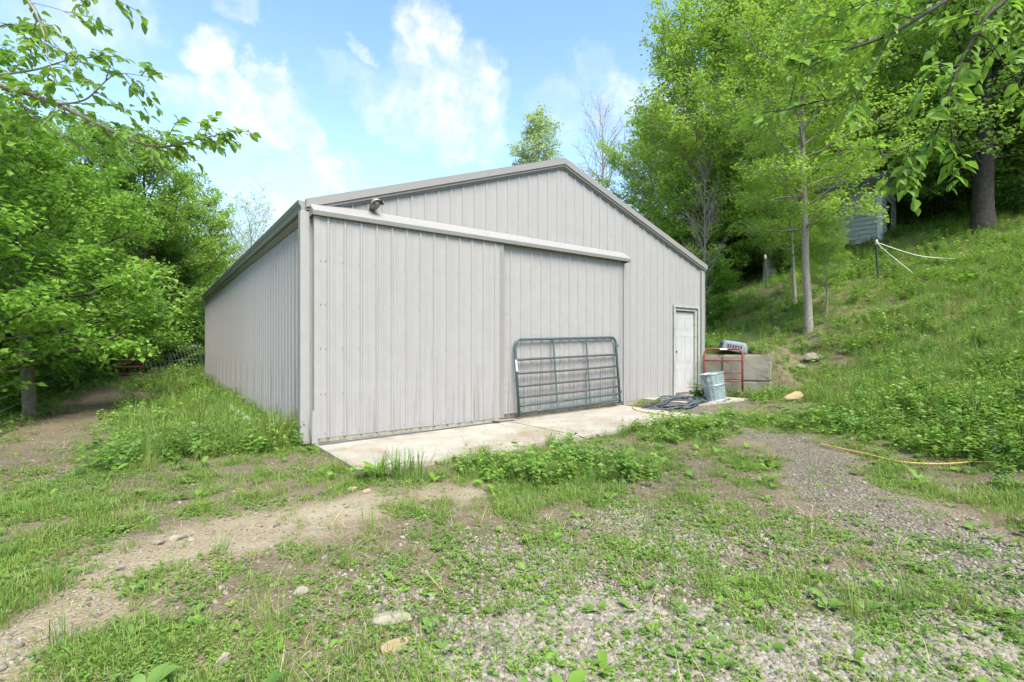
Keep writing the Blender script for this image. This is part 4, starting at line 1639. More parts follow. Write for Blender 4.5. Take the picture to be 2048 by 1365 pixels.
proto('dark', 'bark_dark', 'leaf_dark', 107, 8.0, .15, .06, 3.4, low_prof, 38, 0, 55, 60, .13, .18, curve=.10, sub_k=2.2)
proto('sparse', 'bark_pale', 'leaf_pale_haze', 108, 13.0, .22, .25, 4.2, vase_prof, 34, 22, 62, 9, .11, .16, curve=.14, sub_k=3.0)
proto('bare', 'bark_grey', 'leaf_pale_haze', 109, 13.0, .17, .25, 3.0, vase_prof, 36, 38, 70, 1.2, .08, .1, curve=.10, sub_k=3.4)
proto('poplar', 'bark_pale', 'leaf_pale_haze', 110, 14.0, .2, .30, 3.0, col_prof, 46, 28, 66, 34, .15, .20, curve=.10, sub_k=2.0)
proto('shrub', 'bark', 'leaf_left', 111, 2.6, .035, .02, 1.5, rnd_prof, 26, 8, 70, 80, .10, .12, curve=.12, sub_k=3.5)
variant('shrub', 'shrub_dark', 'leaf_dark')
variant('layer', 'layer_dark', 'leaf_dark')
variant('tall2', 'tall2_mid', 'leaf_mid')
variant('tall', 'tall_lime', 'leaf_lime')
variant('layer', 'layer_lime', 'leaf_lime')


def tree(key, x, y, s=1.0, rz=0.0, name='tree', label=None, group=None, cat='tree', sink=.05, sz=None):
    t = thing(name, label, cat, (x, y, Hs(x, y) - sink), rz, group)
    t.scale = (s, s, sz or s)
    wm, cm = PROTO[key]
    obj('trunk', wm, None, t)
    obj('crown', cm, None, t)
    return t


def at(px, D):
    return (px - CX) / F * D, D


LW = 'leafy trees of the wood left of the barn'
# left wood, nearest first
tree('layer', *at(-150, 8.6), 1.05, .3, 'leafy_tree', 'bright green leafy tree standing right behind the wooden fence post', LW)
tree('layer2', *at(40, 11.8), .80, 1.3, 'leafy_tree', 'broad bright green tree at the left edge of the photo', LW)
tree('layer', *at(110, 15.0), 1.02, 2.3, 'leafy_tree', 'bright green tree hanging over the old red gate', LW)
tree('layer2', *at(-110, 14.0), .98, 4.1, 'leafy_tree', 'tall green tree rising behind the left edge trees', LW)
tree('tall', *at(290, 22.5), .98, .9, 'leafy_tree', 'tall green tree left of the far end of the barn', LW)
tree('tall_lime', *at(372, 26.5), .95, 3.9, 'leafy_tree', 'yellow-green tree just left of the barn gutter', LW)
tree('tall', *at(180, 21.0), .98, 2.0, 'leafy_tree', 'dense green tree filling the wood above the old red gate', LW)
tree('layer_dark', *at(335, 24.5), .85, 5.0, 'leafy_tree', 'dark low tree in the shade behind the woven fence', LW)
for i, (px, D, key, s) in enumerate(((20, 19, 'tall', .88), (100, 27, 'tall', .98), (240, 31, 'layer2', 1.3), (330, 35, 'tall', .95), (395, 33, 'layer2', 1.0), (-60, 24, 'tall', 1.15), (-160, 19, 'layer2', 1.3),
                                     (425, 40, 'layer2', .95), (60, 36, 'tall', 1.25), (160, 40, 'tall', 1.2), (300, 45, 'tall', 1.1), (-230, 14, 'tall', 1.0), (-280, 22, 'tall', 1.2))):
    tree(key, *at(px, D), s, i * 1.7, 'leafy_tree', 'green tree in the depth of the wood left of the barn', LW)
tree('sparse', *at(500, 38), .86, .4, 'sparse_tree', 'pale half-leafed tree with open branches over the barn gutter')
tree('sparse', *at(446, 45), .84, 2.4, 'sparse_tree', 'second pale thin-leafed tree at the edge of the left wood')
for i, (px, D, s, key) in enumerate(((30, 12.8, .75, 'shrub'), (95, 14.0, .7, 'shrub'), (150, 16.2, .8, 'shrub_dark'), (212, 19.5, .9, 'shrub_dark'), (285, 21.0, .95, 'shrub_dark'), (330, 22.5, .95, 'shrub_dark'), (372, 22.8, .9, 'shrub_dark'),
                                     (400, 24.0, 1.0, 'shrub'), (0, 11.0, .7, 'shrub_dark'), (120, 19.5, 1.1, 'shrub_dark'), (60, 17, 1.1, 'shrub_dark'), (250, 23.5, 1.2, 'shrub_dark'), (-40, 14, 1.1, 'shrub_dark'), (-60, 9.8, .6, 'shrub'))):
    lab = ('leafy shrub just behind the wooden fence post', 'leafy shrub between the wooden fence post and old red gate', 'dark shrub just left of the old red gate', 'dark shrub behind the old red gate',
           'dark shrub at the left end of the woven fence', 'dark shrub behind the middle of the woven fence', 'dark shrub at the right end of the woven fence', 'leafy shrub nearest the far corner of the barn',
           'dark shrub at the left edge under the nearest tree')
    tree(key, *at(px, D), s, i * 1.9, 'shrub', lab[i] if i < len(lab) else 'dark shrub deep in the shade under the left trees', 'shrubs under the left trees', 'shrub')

# over the roof
tree('poplar', *at(1076, 44), 1.28, .2, 'poplar_tree', 'pale green rounded treetop above the barn ridge', sz=1.27)
tree('bare', *at(1205, 38), 1.12, .8, 'bare_tree', 'leafless grey tree right of the barn ridge')

# hill, nearest first
sap = G(1617, 664)
tree('slender', sap.x, sap.y, 1.0, 2.1, 'slender_tree', 'slender pale-trunked tree with lime leaves beside the concrete blocks')
s2 = G(1665, 640)
t2 = tree('slender', s2.x + .1, s2.y + .4, .26, .3, 'sapling', 'small twiggy sapling just right of the slender tree')
s3 = G(1590, 610)
t3 = tree('slender', s3.x, s3.y, .58, 4.4, 'sapling', 'crooked sapling leaning left behind the slender tree')
t3.rotation_euler = (R(2), R(-9), 4.4)
bt = G(1967, 466)
tree('maple', bt.x, bt.y, 1.0, .8, 'maple_tree', 'large dark-trunked tree standing on the upper right hillside')
HW = 'trees of the wooded hillside'
tree('tall2', *at(1415, 23), 1.0, 1.0, 'hillside_tree', 'tall spreading lime tree rising behind the right barn eave', HW)
tree('tall2', *at(1540, 21), 1.05, 3.3, 'hillside_tree', 'tall lime tree behind the slender tree', HW)
tree('layer_lime', *at(1372, 24), .95, .5, 'hillside_tree', 'yellow-green low tree right against the barn roof edge', HW)
tree('layer_lime', *at(1480, 23.2), 1.0, 2.5, 'hillside_tree', 'broad lime tree uphill of the two left steel posts', HW)
tree('layer_lime', *at(1425, 23.5), .9, 5.5, 'hillside_tree', 'lime tree showing over the hill right behind the barn eave', HW)
tree('layer_lime', *at(1560, 22.5), .95, 1.5, 'hillside_tree', 'bushy lime tree uphill behind the slender tree', HW)
tree('layer', *at(1905, 22.5), .95, 3.5, 'hillside_tree', 'low bright green tree left of the big dark trunk', HW)
tree('layer', *at(2040, 20.5), 1.0, 1.5, 'hillside_tree', 'low bright green tree right of the big dark trunk', HW)
tree('tall', *at(1700, 25), 1.0, .5, 'hillside_tree', 'green tree over the grey shed', HW)
tree('tall2_mid', *at(1830, 25), 1.0, 2.5, 'hillside_tree', 'mid green tree between the shed and the dark-trunked tree', HW)
for i, (px, D, key, s) in enumerate(((1300, 30, 'tall2', .78), (1340, 35, 'tall2_mid', .85), (1450, 30, 'dark', 1.0), (1560, 28, 'dark', 1.1), (1640, 30, 'tall2', .95), (1760, 32, 'dark', 1.1), (1880, 28, 'dark', 1.05), (1960, 27, 'tall', 1.0),
                                     (2060, 24, 'dark', 1.1), (2130, 20, 'tall', 1.1), (1500, 34, 'tall2', 1.0), (1720, 36, 'tall', 1.1), (1400, 38, 'tall', 1.0), (2100, 30, 'tall', 1.2), (1255, 42, 'layer_lime', 1.0), (1600, 38, 'tall', 1.1),
                                     (2220, 18, 'tall2_mid', 1.0), (2250, 26, 'tall', 1.2))):
    tree(key, *at(px, D), s, i * 2.1, 'hillside_tree', 'green tree in the depth of the wood on the hillside', HW)
for i, (px, D, s, key) in enumerate(((1432, 24, 1.0, 'shrub_dark'), (1475, 23.5, 1.1, 'shrub_dark'), (1520, 23, 1.1, 'shrub_dark'), (1570, 20.8, 1.0, 'shrub_dark'), (1835, 24, 1.1, 'shrub_dark'), (1870, 23.5, 1.15, 'shrub'), (1920, 22, 1.0, 'shrub_dark'),
                                     (2010, 20.0, 1.0, 'shrub'), (2060, 18.5, 1.0, 'shrub_dark'), (1412, 17.5, .8, 'shrub'))):
    lab = ('dark shrub on the hill right behind the barn eave', 'dark shrub uphill of the leftmost steel post', 'dark shrub uphill of the second steel post', 'dark shrub uphill of the slender tree',
           'dark shrub just right of the grey shed', 'bright green shrub right of the grey shed', 'dark shrub left of the big dark-trunked tree', 'bright shrub right of the big dark-trunked tree',
           'dark shrub at the right edge of the hillside', 'leafy shrub growing against the side of the barn corner')
    tree(key, *at(px, D), s, i * 1.9, 'shrub', lab[i], 'shrubs at the foot of the hillside wood', 'shrub')
tr_ = tree('bare', *at(1409, 15.9), .55, .2, 'thin_tree', 'thin grey trunk just behind the barn corner by the entry door')
tr_.scale = (.3, .3, .42)


# overhanging branches of two trees that stand just outside the frame
def branch_tree(name, label, trunk_xy, trunk_h, limbs, leaf, seed, leaf_mat, density, bark='bark'):
    rng = np.random.default_rng(seed)
    t = thing(name, label, 'tree', (trunk_xy[0], trunk_xy[1], Hs(*trunk_xy) - .1))
    o0 = Vector(t.location)
    wood = MB()
    tp_ = [Vector((0, 0, z)) + Vector((.05 * math.sin(z), .04 * math.cos(z * 1.3), 0)) for z in np.linspace(0, trunk_h, 9)]
    wood.tube(tp_, list(np.linspace(.2, .07, 9)), 10)
    C, Dv, N_, S_ = [], [], [], []
    for pts, r0, r1, tw in limbs:
        pl = spline([Vector(p) - o0 for p in pts], 7)
        n = len(pl)
        wood.tube(pl, [r0 + (r1 - r0) * (i / (n - 1)) ** .7 for i in range(n)], 7, False)
        length = sum((pl[i + 1] - pl[i]).length for i in range(n - 1))
        nt = int(length * density * tw)
        for j in range(nt):
            s_ = .12 + .88 * (j + rng.random()) / max(nt, 1)
            f_ = min(s_, .999) * (n - 1)
            a = int(f_)
            q0 = pl[a].lerp(pl[a + 1], f_ - a)
            td = (pl[a + 1] - pl[a]).normalized()
            sd_ = Vector(rng.normal(0, 1, 3))
            sd_.z *= .55
            dd = (td * .9 + sd_.normalized() * .9 + Vector((0, 0, -.05))).normalized()
            ln = rng.uniform(.16, .55) * (1.15 - .6 * s_)
            q1 = q0 + dd * ln * .5 + Vector((0, 0, .02))
            q2 = q0 + dd * ln + Vector((0, 0, -.05 * ln))
            wood.tube([q0, q1, q2], [.0045, .0032, .002], 4, False)
            nl_ = int(5 + ln * 22)
            for i in range(nl_):
                u_ = .15 + .85 * (i + rng.random() * .6) / nl_
                c = q0.lerp(q1, u_ * 2) if u_ < .5 else q1.lerp(q2, min(1, u_ * 2 - 1))
                sgn = 1 if i % 2 else -1
                sx = dd.cross(Vector((0, 0, 1))).normalized()
                ld = dd * rng.uniform(.3, .9) + sx * sgn * rng.uniform(.4, 1) + Vector((0, 0, rng.uniform(-.8, .1)))
                C.append(tuple(c + Vector(rng.normal(0, .012, 3))))
                Dv.append(tuple(ld))
                nn = Vector(rng.normal(0, .45, 3)) + Vector((0, 0, 1))
                N_.append(tuple(nn))
                S_.append(leaf * rng.uniform(.55, 1.25))
    obj('trunk', wood.mesh('trunk', True, False), M[bark], t)
    obj('crown', leaf_mesh('crown', np.array(C), np.array(Dv), np.array(N_), np.array(S_), LEAF_FULL, rng), M[leaf_mat], t)
    return t


def PL(lst):
    return [P(*p) for p in lst]


tx = (-7.4, 4.6)
tz = Hs(*tx)
root = [Vector((tx[0], tx[1], tz + 3.0))]
root2 = [Vector((tx[0], tx[1], tz + 3.9))]
branch_tree('overhanging_tree', 'near tree whose leafy branch reaches in over the upper left corner', tx, 7.0, [
    (root + PL([(-220, 110, 4.4), (0, 170, 4.2), (110, 208, 4.1), (200, 250, 4.05), (285, 288, 4.0), (345, 292, 4.0), (400, 278, 4.0), (448, 268, 3.95)]), .035, .003, 1.0),
    (PL([(285, 288, 4.0), (320, 330, 4.1), (350, 365, 4.15)]), .006, .002, .7),
    (PL([(0, 170, 4.2), (90, 250, 4.3), (160, 300, 4.35), (205, 345, 4.4)]), .012, .002, .8),
    (PL([(110, 208, 4.1), (170, 200, 3.9), (230, 150, 3.8), (300, 155, 3.75)]), .01, .002, 1.1),
    (PL([(0, 150, 4.2), (70, 140, 4.1), (140, 120, 4.0), (210, 115, 3.95)]), .012, .002, 1.2),
    (PL([(-150, 115, 4.3), (-20, 60, 4.2), (30, 50, 4.1), (55, 80, 4.1)]), .012, .002, 1.2),
    (root2 + PL([(-250, -150, 4.4), (-20, -80, 4.0), (55, 0, 3.8), (85, 60, 3.8), (95, 110, 3.8), (112, 165, 3.8)]), .02, .002, .22),
    (PL([(60, 5, 3.8), (120, 20, 3.75), (160, 42, 3.7)]), .004, .0015, .5),
    (PL([(85, 45, 3.8), (120, 110, 3.8), (155, 165, 3.8)]), .004, .0015, .3),
    (PL([(-20, -80, 4.0), (150, -60, 3.7), (220, -10, 3.6), (255, 12, 3.6)]), .006, .0015, .5),
    (PL([(-220, 110, 4.4), (-60, 210, 4.6), (60, 235, 4.7)]), .012, .002, 1.0),
], .078, 201, 'leaf_near', 8.0, 'bark_grey')

tx = (5.9, 3.2)
tz = Hs(*tx)
root = [Vector((tx[0], tx[1], tz + 3.1))]
branch_tree('overhanging_tree', 'near tree whose drooping leafy branches fill the upper right corner', tx, 6.5, [
    (root + PL([(2250, -170, 3.8), (2010, -70, 3.7), (1895, 0, 3.6), (1785, 66, 3.5), (1700, 98, 3.45), (1640, 118, 3.4), (1568, 134, 3.4)]), .03, .003, .55),
    (PL([(1785, 66, 3.5), (1745, 140, 3.45), (1715, 190, 3.4), (1670, 258, 3.35)]), .009, .002, .5),
    (PL([(1728, 165, 3.42), (1680, 195, 3.4), (1625, 205, 3.4), (1570, 220, 3.4)]), .005, .002, .9),
    (root + PL([(2200, -120, 3.7), (2000, 10, 3.4), (1955, 65, 3.3), (1920, 130, 3.25), (1895, 200, 3.2), (1870, 270, 3.2), (1835, 320, 3.2), (1815, 350, 3.2)]), .022, .002, .55),
    (PL([(1955, 65, 3.3), (1985, 90, 3.3), (2010, 130, 3.3), (2040, 160, 3.3)]), .006, .002, 1.0),
    (PL([(1920, 130, 3.25), (1880, 140, 3.2), (1850, 165, 3.2)]), .005, .002, .9),
    (PL([(1895, 200, 3.2), (1905, 270, 3.2), (1925, 310, 3.2)]), .005, .002, .7),
    (PL([(1870, 270, 3.2), (1800, 300, 3.15), (1760, 310, 3.1)]), .005, .002, 1.0),
    (PL([(1895, 0, 3.6), (1820, -10, 3.5), (1720, 10, 3.4), (1660, 40, 3.4)]), .007, .002, 1.1),
    (PL([(2010, -70, 3.7), (2000, -20, 3.5), (1960, 20, 3.4)]), .007, .002, 1.0),
    (PL([(2100, -60, 3.5), (2060, 40, 3.4), (2045, 100, 3.4)]), .007, .002, 1.0),
], .084, 202, 'leaf_near', 8.5, 'bark_dark')


# ------------------------------------------------------------------ ground cover
def blades(n, h0, h1, spread, width, seed, lean=.5, seedheads=False):
    rng = np.random.default_rng(seed)
    V, L_, S0 = [], [], []
    rn = []
    for i in range(n):
        a = rng.uniform(0, 2 * PI)
        r_ = spread * math.sqrt(rng.random())
        p = np.array([r_ * math.cos(a), r_ * math.sin(a), -.01])
        b = a + rng.normal(0, .8)
        h = rng.uniform(h0, h1)
        ln = abs(rng.normal(0, lean)) * h
        dirx = np.array([math.cos(b), math.sin(b), 0])
        side_ = np.array([-math.sin(b), math.cos(b), 0]) * width * rng.uniform(.7, 1.3)
        pts = [p, p + dirx * ln * .25 + np.array([0, 0, h * .55]), p + dirx * ln * .65 + np.array([0, 0, h * .88]), p + dirx * ln * 1.15 + np.array([0, 0, h * (1.0 - .12 * min(1.5, ln / h))])]
        k0 = len(V)
        V += [pts[0] - side_, pts[0] + side_, pts[1] - side_ * .8, pts[1] + side_ * .8, pts[2] - side_ * .5, pts[2] + side_ * .5, pts[3]]
        for f_ in ((0, 1, 3, 2), (2, 3, 5, 4), (4, 5, 6)):
            S0.append(len(L_))
            L_ += [k0 + q for q in f_]
        rn += [rng.random()] * 7
    me = fast_mesh('grass_tuft', np.array(V), np.array(L_), np.array(S0), True)
    at_ = me.attributes.new('rnd', 'FLOAT', 'POINT')
    at_.data.foreach_set('value', np.array(rn, np.float32))
    return me


def broad(n, L0, L1, seed, rise_=.5, wid=.5, stem=.03):
    """a rosette of broad leaves, each curved along its midrib"""
    rng = np.random.default_rng(seed)
    V, L_, S0, rn = [], [], [], []
    for i in range(n):
        a = i * 2.399 + rng.normal(0, .3)
        ln = rng.uniform(L0, L1)
        w = ln * wid * rng.uniform(.36, .52)
        el = rise_ * rng.uniform(.4, 1.5)
        d = np.array([math.cos(a), math.sin(a), 0])
        s_ = np.array([-math.sin(a), math.cos(a), 0])
        k0 = len(V)
        rows = ((0.0, .06), (.22, .14), (.40, .85), (.62, 1.0), (.82, .66), (1.0, .05))
        for t, ww in rows:
            e = el * (1 - .75 * t)
            c = d * ln * t * math.cos(e * .6) + np.array([0, 0, ln * t * math.sin(el) * (1 - .38 * t * t)]) + np.array([0, 0, stem * .2])
            cup = .18 * w * ww
            V += [c - s_ * w * ww + np.array([0, 0, cup]), c, c + s_ * w * ww + np.array([0, 0, cup])]
        for q in range(len(rows) - 1):
            b = k0 + q * 3
            for f_ in ((b, b + 1, b + 4, b + 3), (b + 1, b + 2, b + 5, b + 4)):
                S0.append(len(L_))
                L_ += f_
        rn += [rng.random()] * (3 * len(rows))
    me = fast_mesh('weed', np.array(V), np.array(L_), np.array(S0), True)
    at_ = me.attributes.new('rnd', 'FLOAT', 'POINT')
    at_.data.foreach_set('value', np.array(rn, np.float32))
    return me


def herb(nst, h0, h1, nleaf, leaf, spread, seed):
    """a small stand of leafy stems"""
    rng = np.random.default_rng(seed)
    C, D_, N_, S_ = [], [], [], []
    for s_ in range(nst):
        a = rng.uniform(0, 2 * PI)
        r_ = spread * math.sqrt(rng.random())
        b0 = np.array([r_ * math.cos(a), r_ * math.sin(a), 0])
        h = rng.uniform(h0, h1)
        tilt = rng.normal(0, .18, 2)
        for i in range(nleaf):
            t = .15 + .85 * (i + rng.random()) / nleaf
            c = b0 + np.array([tilt[0] * h * t, tilt[1] * h * t, h * t])
            az = i * 2.2 + rng.normal(0, .5)
            C.append(c)
            D_.append((math.cos(az), math.sin(az), rng.uniform(-.3, .35)))
            N_.append(rng.normal(0, .3, 3) + np.array([0, 0, 1]))
            S_.append(leaf * rng.uniform(.6, 1.2) * (1.15 - .5 * t))
    return leaf_mesh('herb', np.array(C), np.array(D_), np.array(N_), np.array(S_), LEAF_KITE, rng)


def pebble(seed):
    import bmesh
    bm = bmesh.new()
    bmesh.ops.create_icosphere(bm, subdivisions=2, radius=1)
    rg_ = np.random.default_rng(seed)
    pl = rg_.normal(size=(7, 3))
    pl /= np.linalg.norm(pl, axis=1, keepdims=True)
    of = rg_.uniform(.6, .92, 7)
    sc = np.array([1, rg_.uniform(.6, .9), rg_.uniform(.4, .65)])
    for v in bm.verts:
        c = np.array(v.co)
        for n_, o_ in zip(pl, of):
            dd = c @ n_ - o_
            if dd > 0:
                c = c - n_ * dd * .85
        v.co = Vector(c * sc)
    me = bpy.data.meshes.new('pebble')
    bm.to_mesh(me)
    bm.free()
    me.polygons.foreach_set('use_smooth', [True] * len(me.polygons))
    me.materials.append(M['pebble'])
    return me


def source(name, meshes):
    c = bpy.data.collections.new(name)
    for i, me in enumerate(meshes):
        o = bpy.data.objects.new('%s_%02d' % (name, i), me)
        c.objects.link(o)
    return c


def with_mat(me, m):
    me.materials.append(M[m])
    return me


def scatter(name, x, y, scale, coll, ncoll, seed, label, tilt=.12, dz=0.0, zmode=None, rot3=False):
    rng = np.random.default_rng(seed)
    n = len(x)
    z = zmode if zmode is not None else H(x, y)
    me = bpy.data.meshes.new(name)
    me.vertices.add(n)
    me.vertices.foreach_set('co', np.stack([x, y, z + dz], -1).astype(np.float32).ravel())
    rot = np.stack([rng.normal(0, tilt, n), rng.normal(0, tilt, n), rng.uniform(0, 2 * PI, n)], -1).astype(np.float32)
    a = me.attributes.new('rot', 'FLOAT_VECTOR', 'POINT')
    a.data.foreach_set('vector', rot.ravel())
    a = me.attributes.new('scl', 'FLOAT', 'POINT')
    a.data.foreach_set('value', np.asarray(scale, np.float32))
    a = me.attributes.new('idx', 'INT', 'POINT')
    a.data.foreach_set('value', rng.integers(0, ncoll, n).astype(np.int32))
    o = obj(name, me, kind='stuff', label=label)
    ng = bpy.data.node_groups.new(name + '_scatter', 'GeometryNodeTree')
    ng.interface.new_socket('Geometry', in_out='INPUT', socket_type='NodeSocketGeometry')
    ng.interface.new_socket('Geometry', in_out='OUTPUT', socket_type='NodeSocketGeometry')
    N_, L_ = ng.nodes, ng.links
    gi = N_.new('NodeGroupInput')
    go = N_.new('NodeGroupOutput')
    ip = N_.new('GeometryNodeInstanceOnPoints')
    ci = N_.new('GeometryNodeCollectionInfo')
    ci.inputs['Collection'].default_value = coll
    ci.inputs['Separate Children'].default_value = True
    ci.inputs['Reset Children'].default_value = True

    def attr(nm, typ):
        q = N_.new('GeometryNodeInputNamedAttribute')
        q.data_type = typ
        q.inputs['Name'].default_value = nm
        return q.outputs['Attribute']
    L_.new(gi.outputs[0], ip.inputs['Points'])
    L_.new(ci.outputs[0], ip.inputs['Instance'])
    ip.inputs['Pick Instance'].default_value = True
    L_.new(attr('idx', 'INT'), ip.inputs['Instance Index'])
    er = N_.new('FunctionNodeEulerToRotation')
    L_.new(attr('rot', 'FLOAT_VECTOR'), er.inputs[0])
    L_.new(er.outputs[0], ip.inputs['Rotation'])
    L_.new(attr('scl', 'FLOAT'), ip.inputs['Scale'])
    L_.new(ip.outputs[0], go.inputs[0])
    md = o.modifiers.new('scatter', 'NODES')
    md.node_group = ng
    return o


def sample(n, seed, dmin, dmax, wide=1.35):
    """points spread over the view wedge (and a margin beside it), denser near the camera"""
    rng = np.random.default_rng(seed)
    D = dmin * (dmax / dmin) ** rng.random(n)
    X = rng.uniform(-wide, wide, n) * D + rng.uniform(-.6, .6, n)
    return X, D, rng


short_src = source('short_grass_source', [with_mat(blades(22, .03, .11, .085, .0026, 300 + i, .75), ('grass', 'grass', 'grass_yellow', 'grass', 'grass_dark', 'grass')[i]) for i in range(6)])
tall_src = source('tall_grass_source', [with_mat(blades(30, .14, .44, .12, .0034, 320 + i, .45), ('grass_dark', 'grass', 'grass_yellow', 'grass_dark', 'grass')[i]) for i in range(5)])
herb_src = source('herb_source', [with_mat(herb(9 - i, .05 + .02 * i, .22 + .05 * i, 9, (.062, .05, .08, .07)[i], .17, 340 + i), ('weed', 'grass', 'grass_dark', 'weed')[i]) for i in range(4)])
broad_src = source('broadleaf_source', [with_mat(broad(5 + i % 4, .045, .115, 360 + i, 1.15, .58), ('weed', 'grass_dark')[i % 2]) for i in range(6)])
low_src = source('low_weed_source', [with_mat(herb(16, .008, .035, 5, .021, .12, 380 + i), ('grass_dark', 'weed', 'grass')[i]) for i in range(3)])
straw_src = source('straw_source', [with_mat(blades(3, .012, .035, .08, .0018, 400 + i, 3.0), 'straw') for i in range(4)])
peb_src = source('pebble_source', [pebble(420 + i) for i in range(8)])

# short grass
x, y, rng = sample(52000, 501, 1.5, 17)
z_ = zones(x, y)
keep = (rng.random(len(x)) < z_['veg'] * (1 - .55 * z_['hill']) * smooth(.25, .5, .4 * z_['n3'] + .6 * z_['n2'] + .25 * z_['veg'])) & (z_['out'] < .3)
sc = rng.uniform(.45, 1.15, len(x)) * (.65 + .5 * z_['veg'])
scatter('short_grass', x[keep], y[keep], sc[keep], short_src, 6, 1, 'short patchy grass growing over the dirt yard')
# tall grass: along the barn side, by the weed patch, on the hill
x, y, rng = sample(60000, 502, 2.2, 34)
z_ = zones(x, y)
den = np.maximum(np.maximum(.40 * z_['wall'] * smooth(.36, .56, z_['n2']), .12 * z_['lawn'] * smooth(.4, .6, z_['n1'])), np.maximum(.58 * z_['hill'] * smooth(6.0, 8.5, y + .5 * np.maximum(0, x - 5)), .40 * z_['weedp']))
edge = (np.abs(z_['v'] + 2.13) < .13) & (z_['u'] > .2) & (z_['u'] < 5.6)
den = np.maximum(den, edge * smooth(.45, .6, z_['n2']) * .9)
den = np.maximum(den, .30 * z_['wood'])
den = np.maximum(den, .025 * z_['veg'])
keep = (rng.random(len(x)) < den) & (z_['out'] < .3)
sc = rng.uniform(.5, 1.1, len(x)) * np.where(z_['wall'] > .4, .5 + .65 * smooth(.4, .65, z_['n2']), np.where(z_['hill'] > .5, .8, .55))
scatter('tall_grass', x[keep], y[keep], sc[keep], tall_src, 5, 2, 'tall grass along the barn side and over the hillside')
# leafy herbs on the hill and banks
x, y, rng = sample(52000, 503, 2.5, 32)
z_ = zones(x, y)
den = np.maximum(.55 * z_['hill'] * smooth(.38, .54, z_['n1'] * .6 + z_['n2'] * .4 + .10 * (y < 8)), np.maximum(.40 * z_['wall'] * smooth(.45, .6, z_['n1']), np.maximum(.25 * z_['wood'], np.maximum(.25 * z_['weedp'], .18 * z_['band']))))
keep = (rng.random(len(x)) < den) & (z_['out'] < .3)
sc = rng.uniform(.5, 1.25, len(x)) * (1 + .5 * smooth(10, 20, y))
scatter('leafy_weeds', x[keep], y[keep], sc[keep], herb_src, 4, 3, 'leafy green weeds covering the hillside bank')
# broad leaved weeds
x, y, rng = sample(13000, 504, 1.9, 13)
z_ = zones(x, y)
den = np.maximum(.55 * z_['hill'] * (1 - smooth(7, 12, np.hypot(x, y) - 1)), np.maximum(np.maximum(.5 * z_['weedp'], .55 * z_['band']), .16 * z_['veg'] + .04 * z_['g2']))
den = np.maximum(den, .35 * (x > 1.2) * (x < 5.2) * (y > 4.6) * (y < 9.6) * z_['veg'])
keep = (rng.random(len(x)) < den * (1 - .9 * z_['sand'])) & (z_['out'] < .2)
bx_, by_, bz_ = x[keep], y[keep], rng.uniform(.5, 1.15, len(x))[keep]
near = (by_ < 4.4) & (np.abs(bx_) < by_ * 1.02) & (by_ > 1.95)
order = np.nonzero(near)[0][:150]
sel = np.zeros(len(bx_), bool)
sel[order] = True
scatter('broadleaf_weeds', bx_[~sel], by_[~sel], bz_[~sel], broad_src, 6, 4, 'broad-leaved weeds spreading over the yard and slope')
bm_ = [o.data for o in broad_src.objects]
rr_ = random.Random(3)
hz2 = H(bx_[sel], by_[sel])
for i, (a, b, s_, zz) in enumerate(zip(bx_[sel], by_[sel], bz_[sel], hz2)):
    o = obj('dock_plant', bm_[i % 6], None, loc=(a, b, zz - .005), rot=(rr_.gauss(0, .1), rr_.gauss(0, .1), rr_.uniform(0, 6.28)),
            label='broad-leaved weed growing in the near gravelly yard', cat='weed', group='single weeds in the near yard')
    o.scale = (s_ * .68,) * 3
# low creeping weeds
x, y, rng = sample(34000, 505, 1.7, 12)
z_ = zones(x, y)
keep = (rng.random(len(x)) < .85 * z_['veg'] * smooth(.36, .56, fbm(x * 2.2, y * 2.2, 77)) + .10 * z_['g2']) & (z_['out'] < .3)
scatter('creeping_weeds', x[keep], y[keep], rng.uniform(.6, 1.3, len(x))[keep], low_src, 3, 5, 'low creeping weeds and clover on the yard')
# dry straw and twigs
x, y, rng = sample(15000, 506, 1.7, 12)
z_ = zones(x, y)
keep = (rng.random(len(x)) < .40 * (1 - .5 * z_['sand'])) & (z_['out'] < .3)
scatter('dry_straw', x[keep], y[keep], rng.uniform(.5, 1.2, len(x))[keep], straw_src, 4, 6, 'dry straw and dead stalks lying on the ground', .3)
rng = np.random.default_rng(611)
uu0 = rng.uniform(.1, 6.0, 420)
vv0 = -2.02 + 1.95 * rng.random(420) ** 1.6
keep = fbm(uu0 * 1.7, vv0 * 1.7, 5) > .46
xx0, yy0 = bxy(uu0[keep], vv0[keep])
scatter('debris', xx0, yy0, .003 + .010 * rng.random(keep.sum()) ** 3, peb_src, 8, 17, 'grit and crumbs of dirt scattered on the concrete apron', .3, 0, zpad(uu0[keep]) + .004)
scatter('dry_litter', xx0[::4], yy0[::4], rng.uniform(.4, .8, len(xx0[::4])), straw_src, 4, 18, 'bits of dry straw on the concrete apron', .1, 0, zpad(uu0[keep])[::4] + .004)
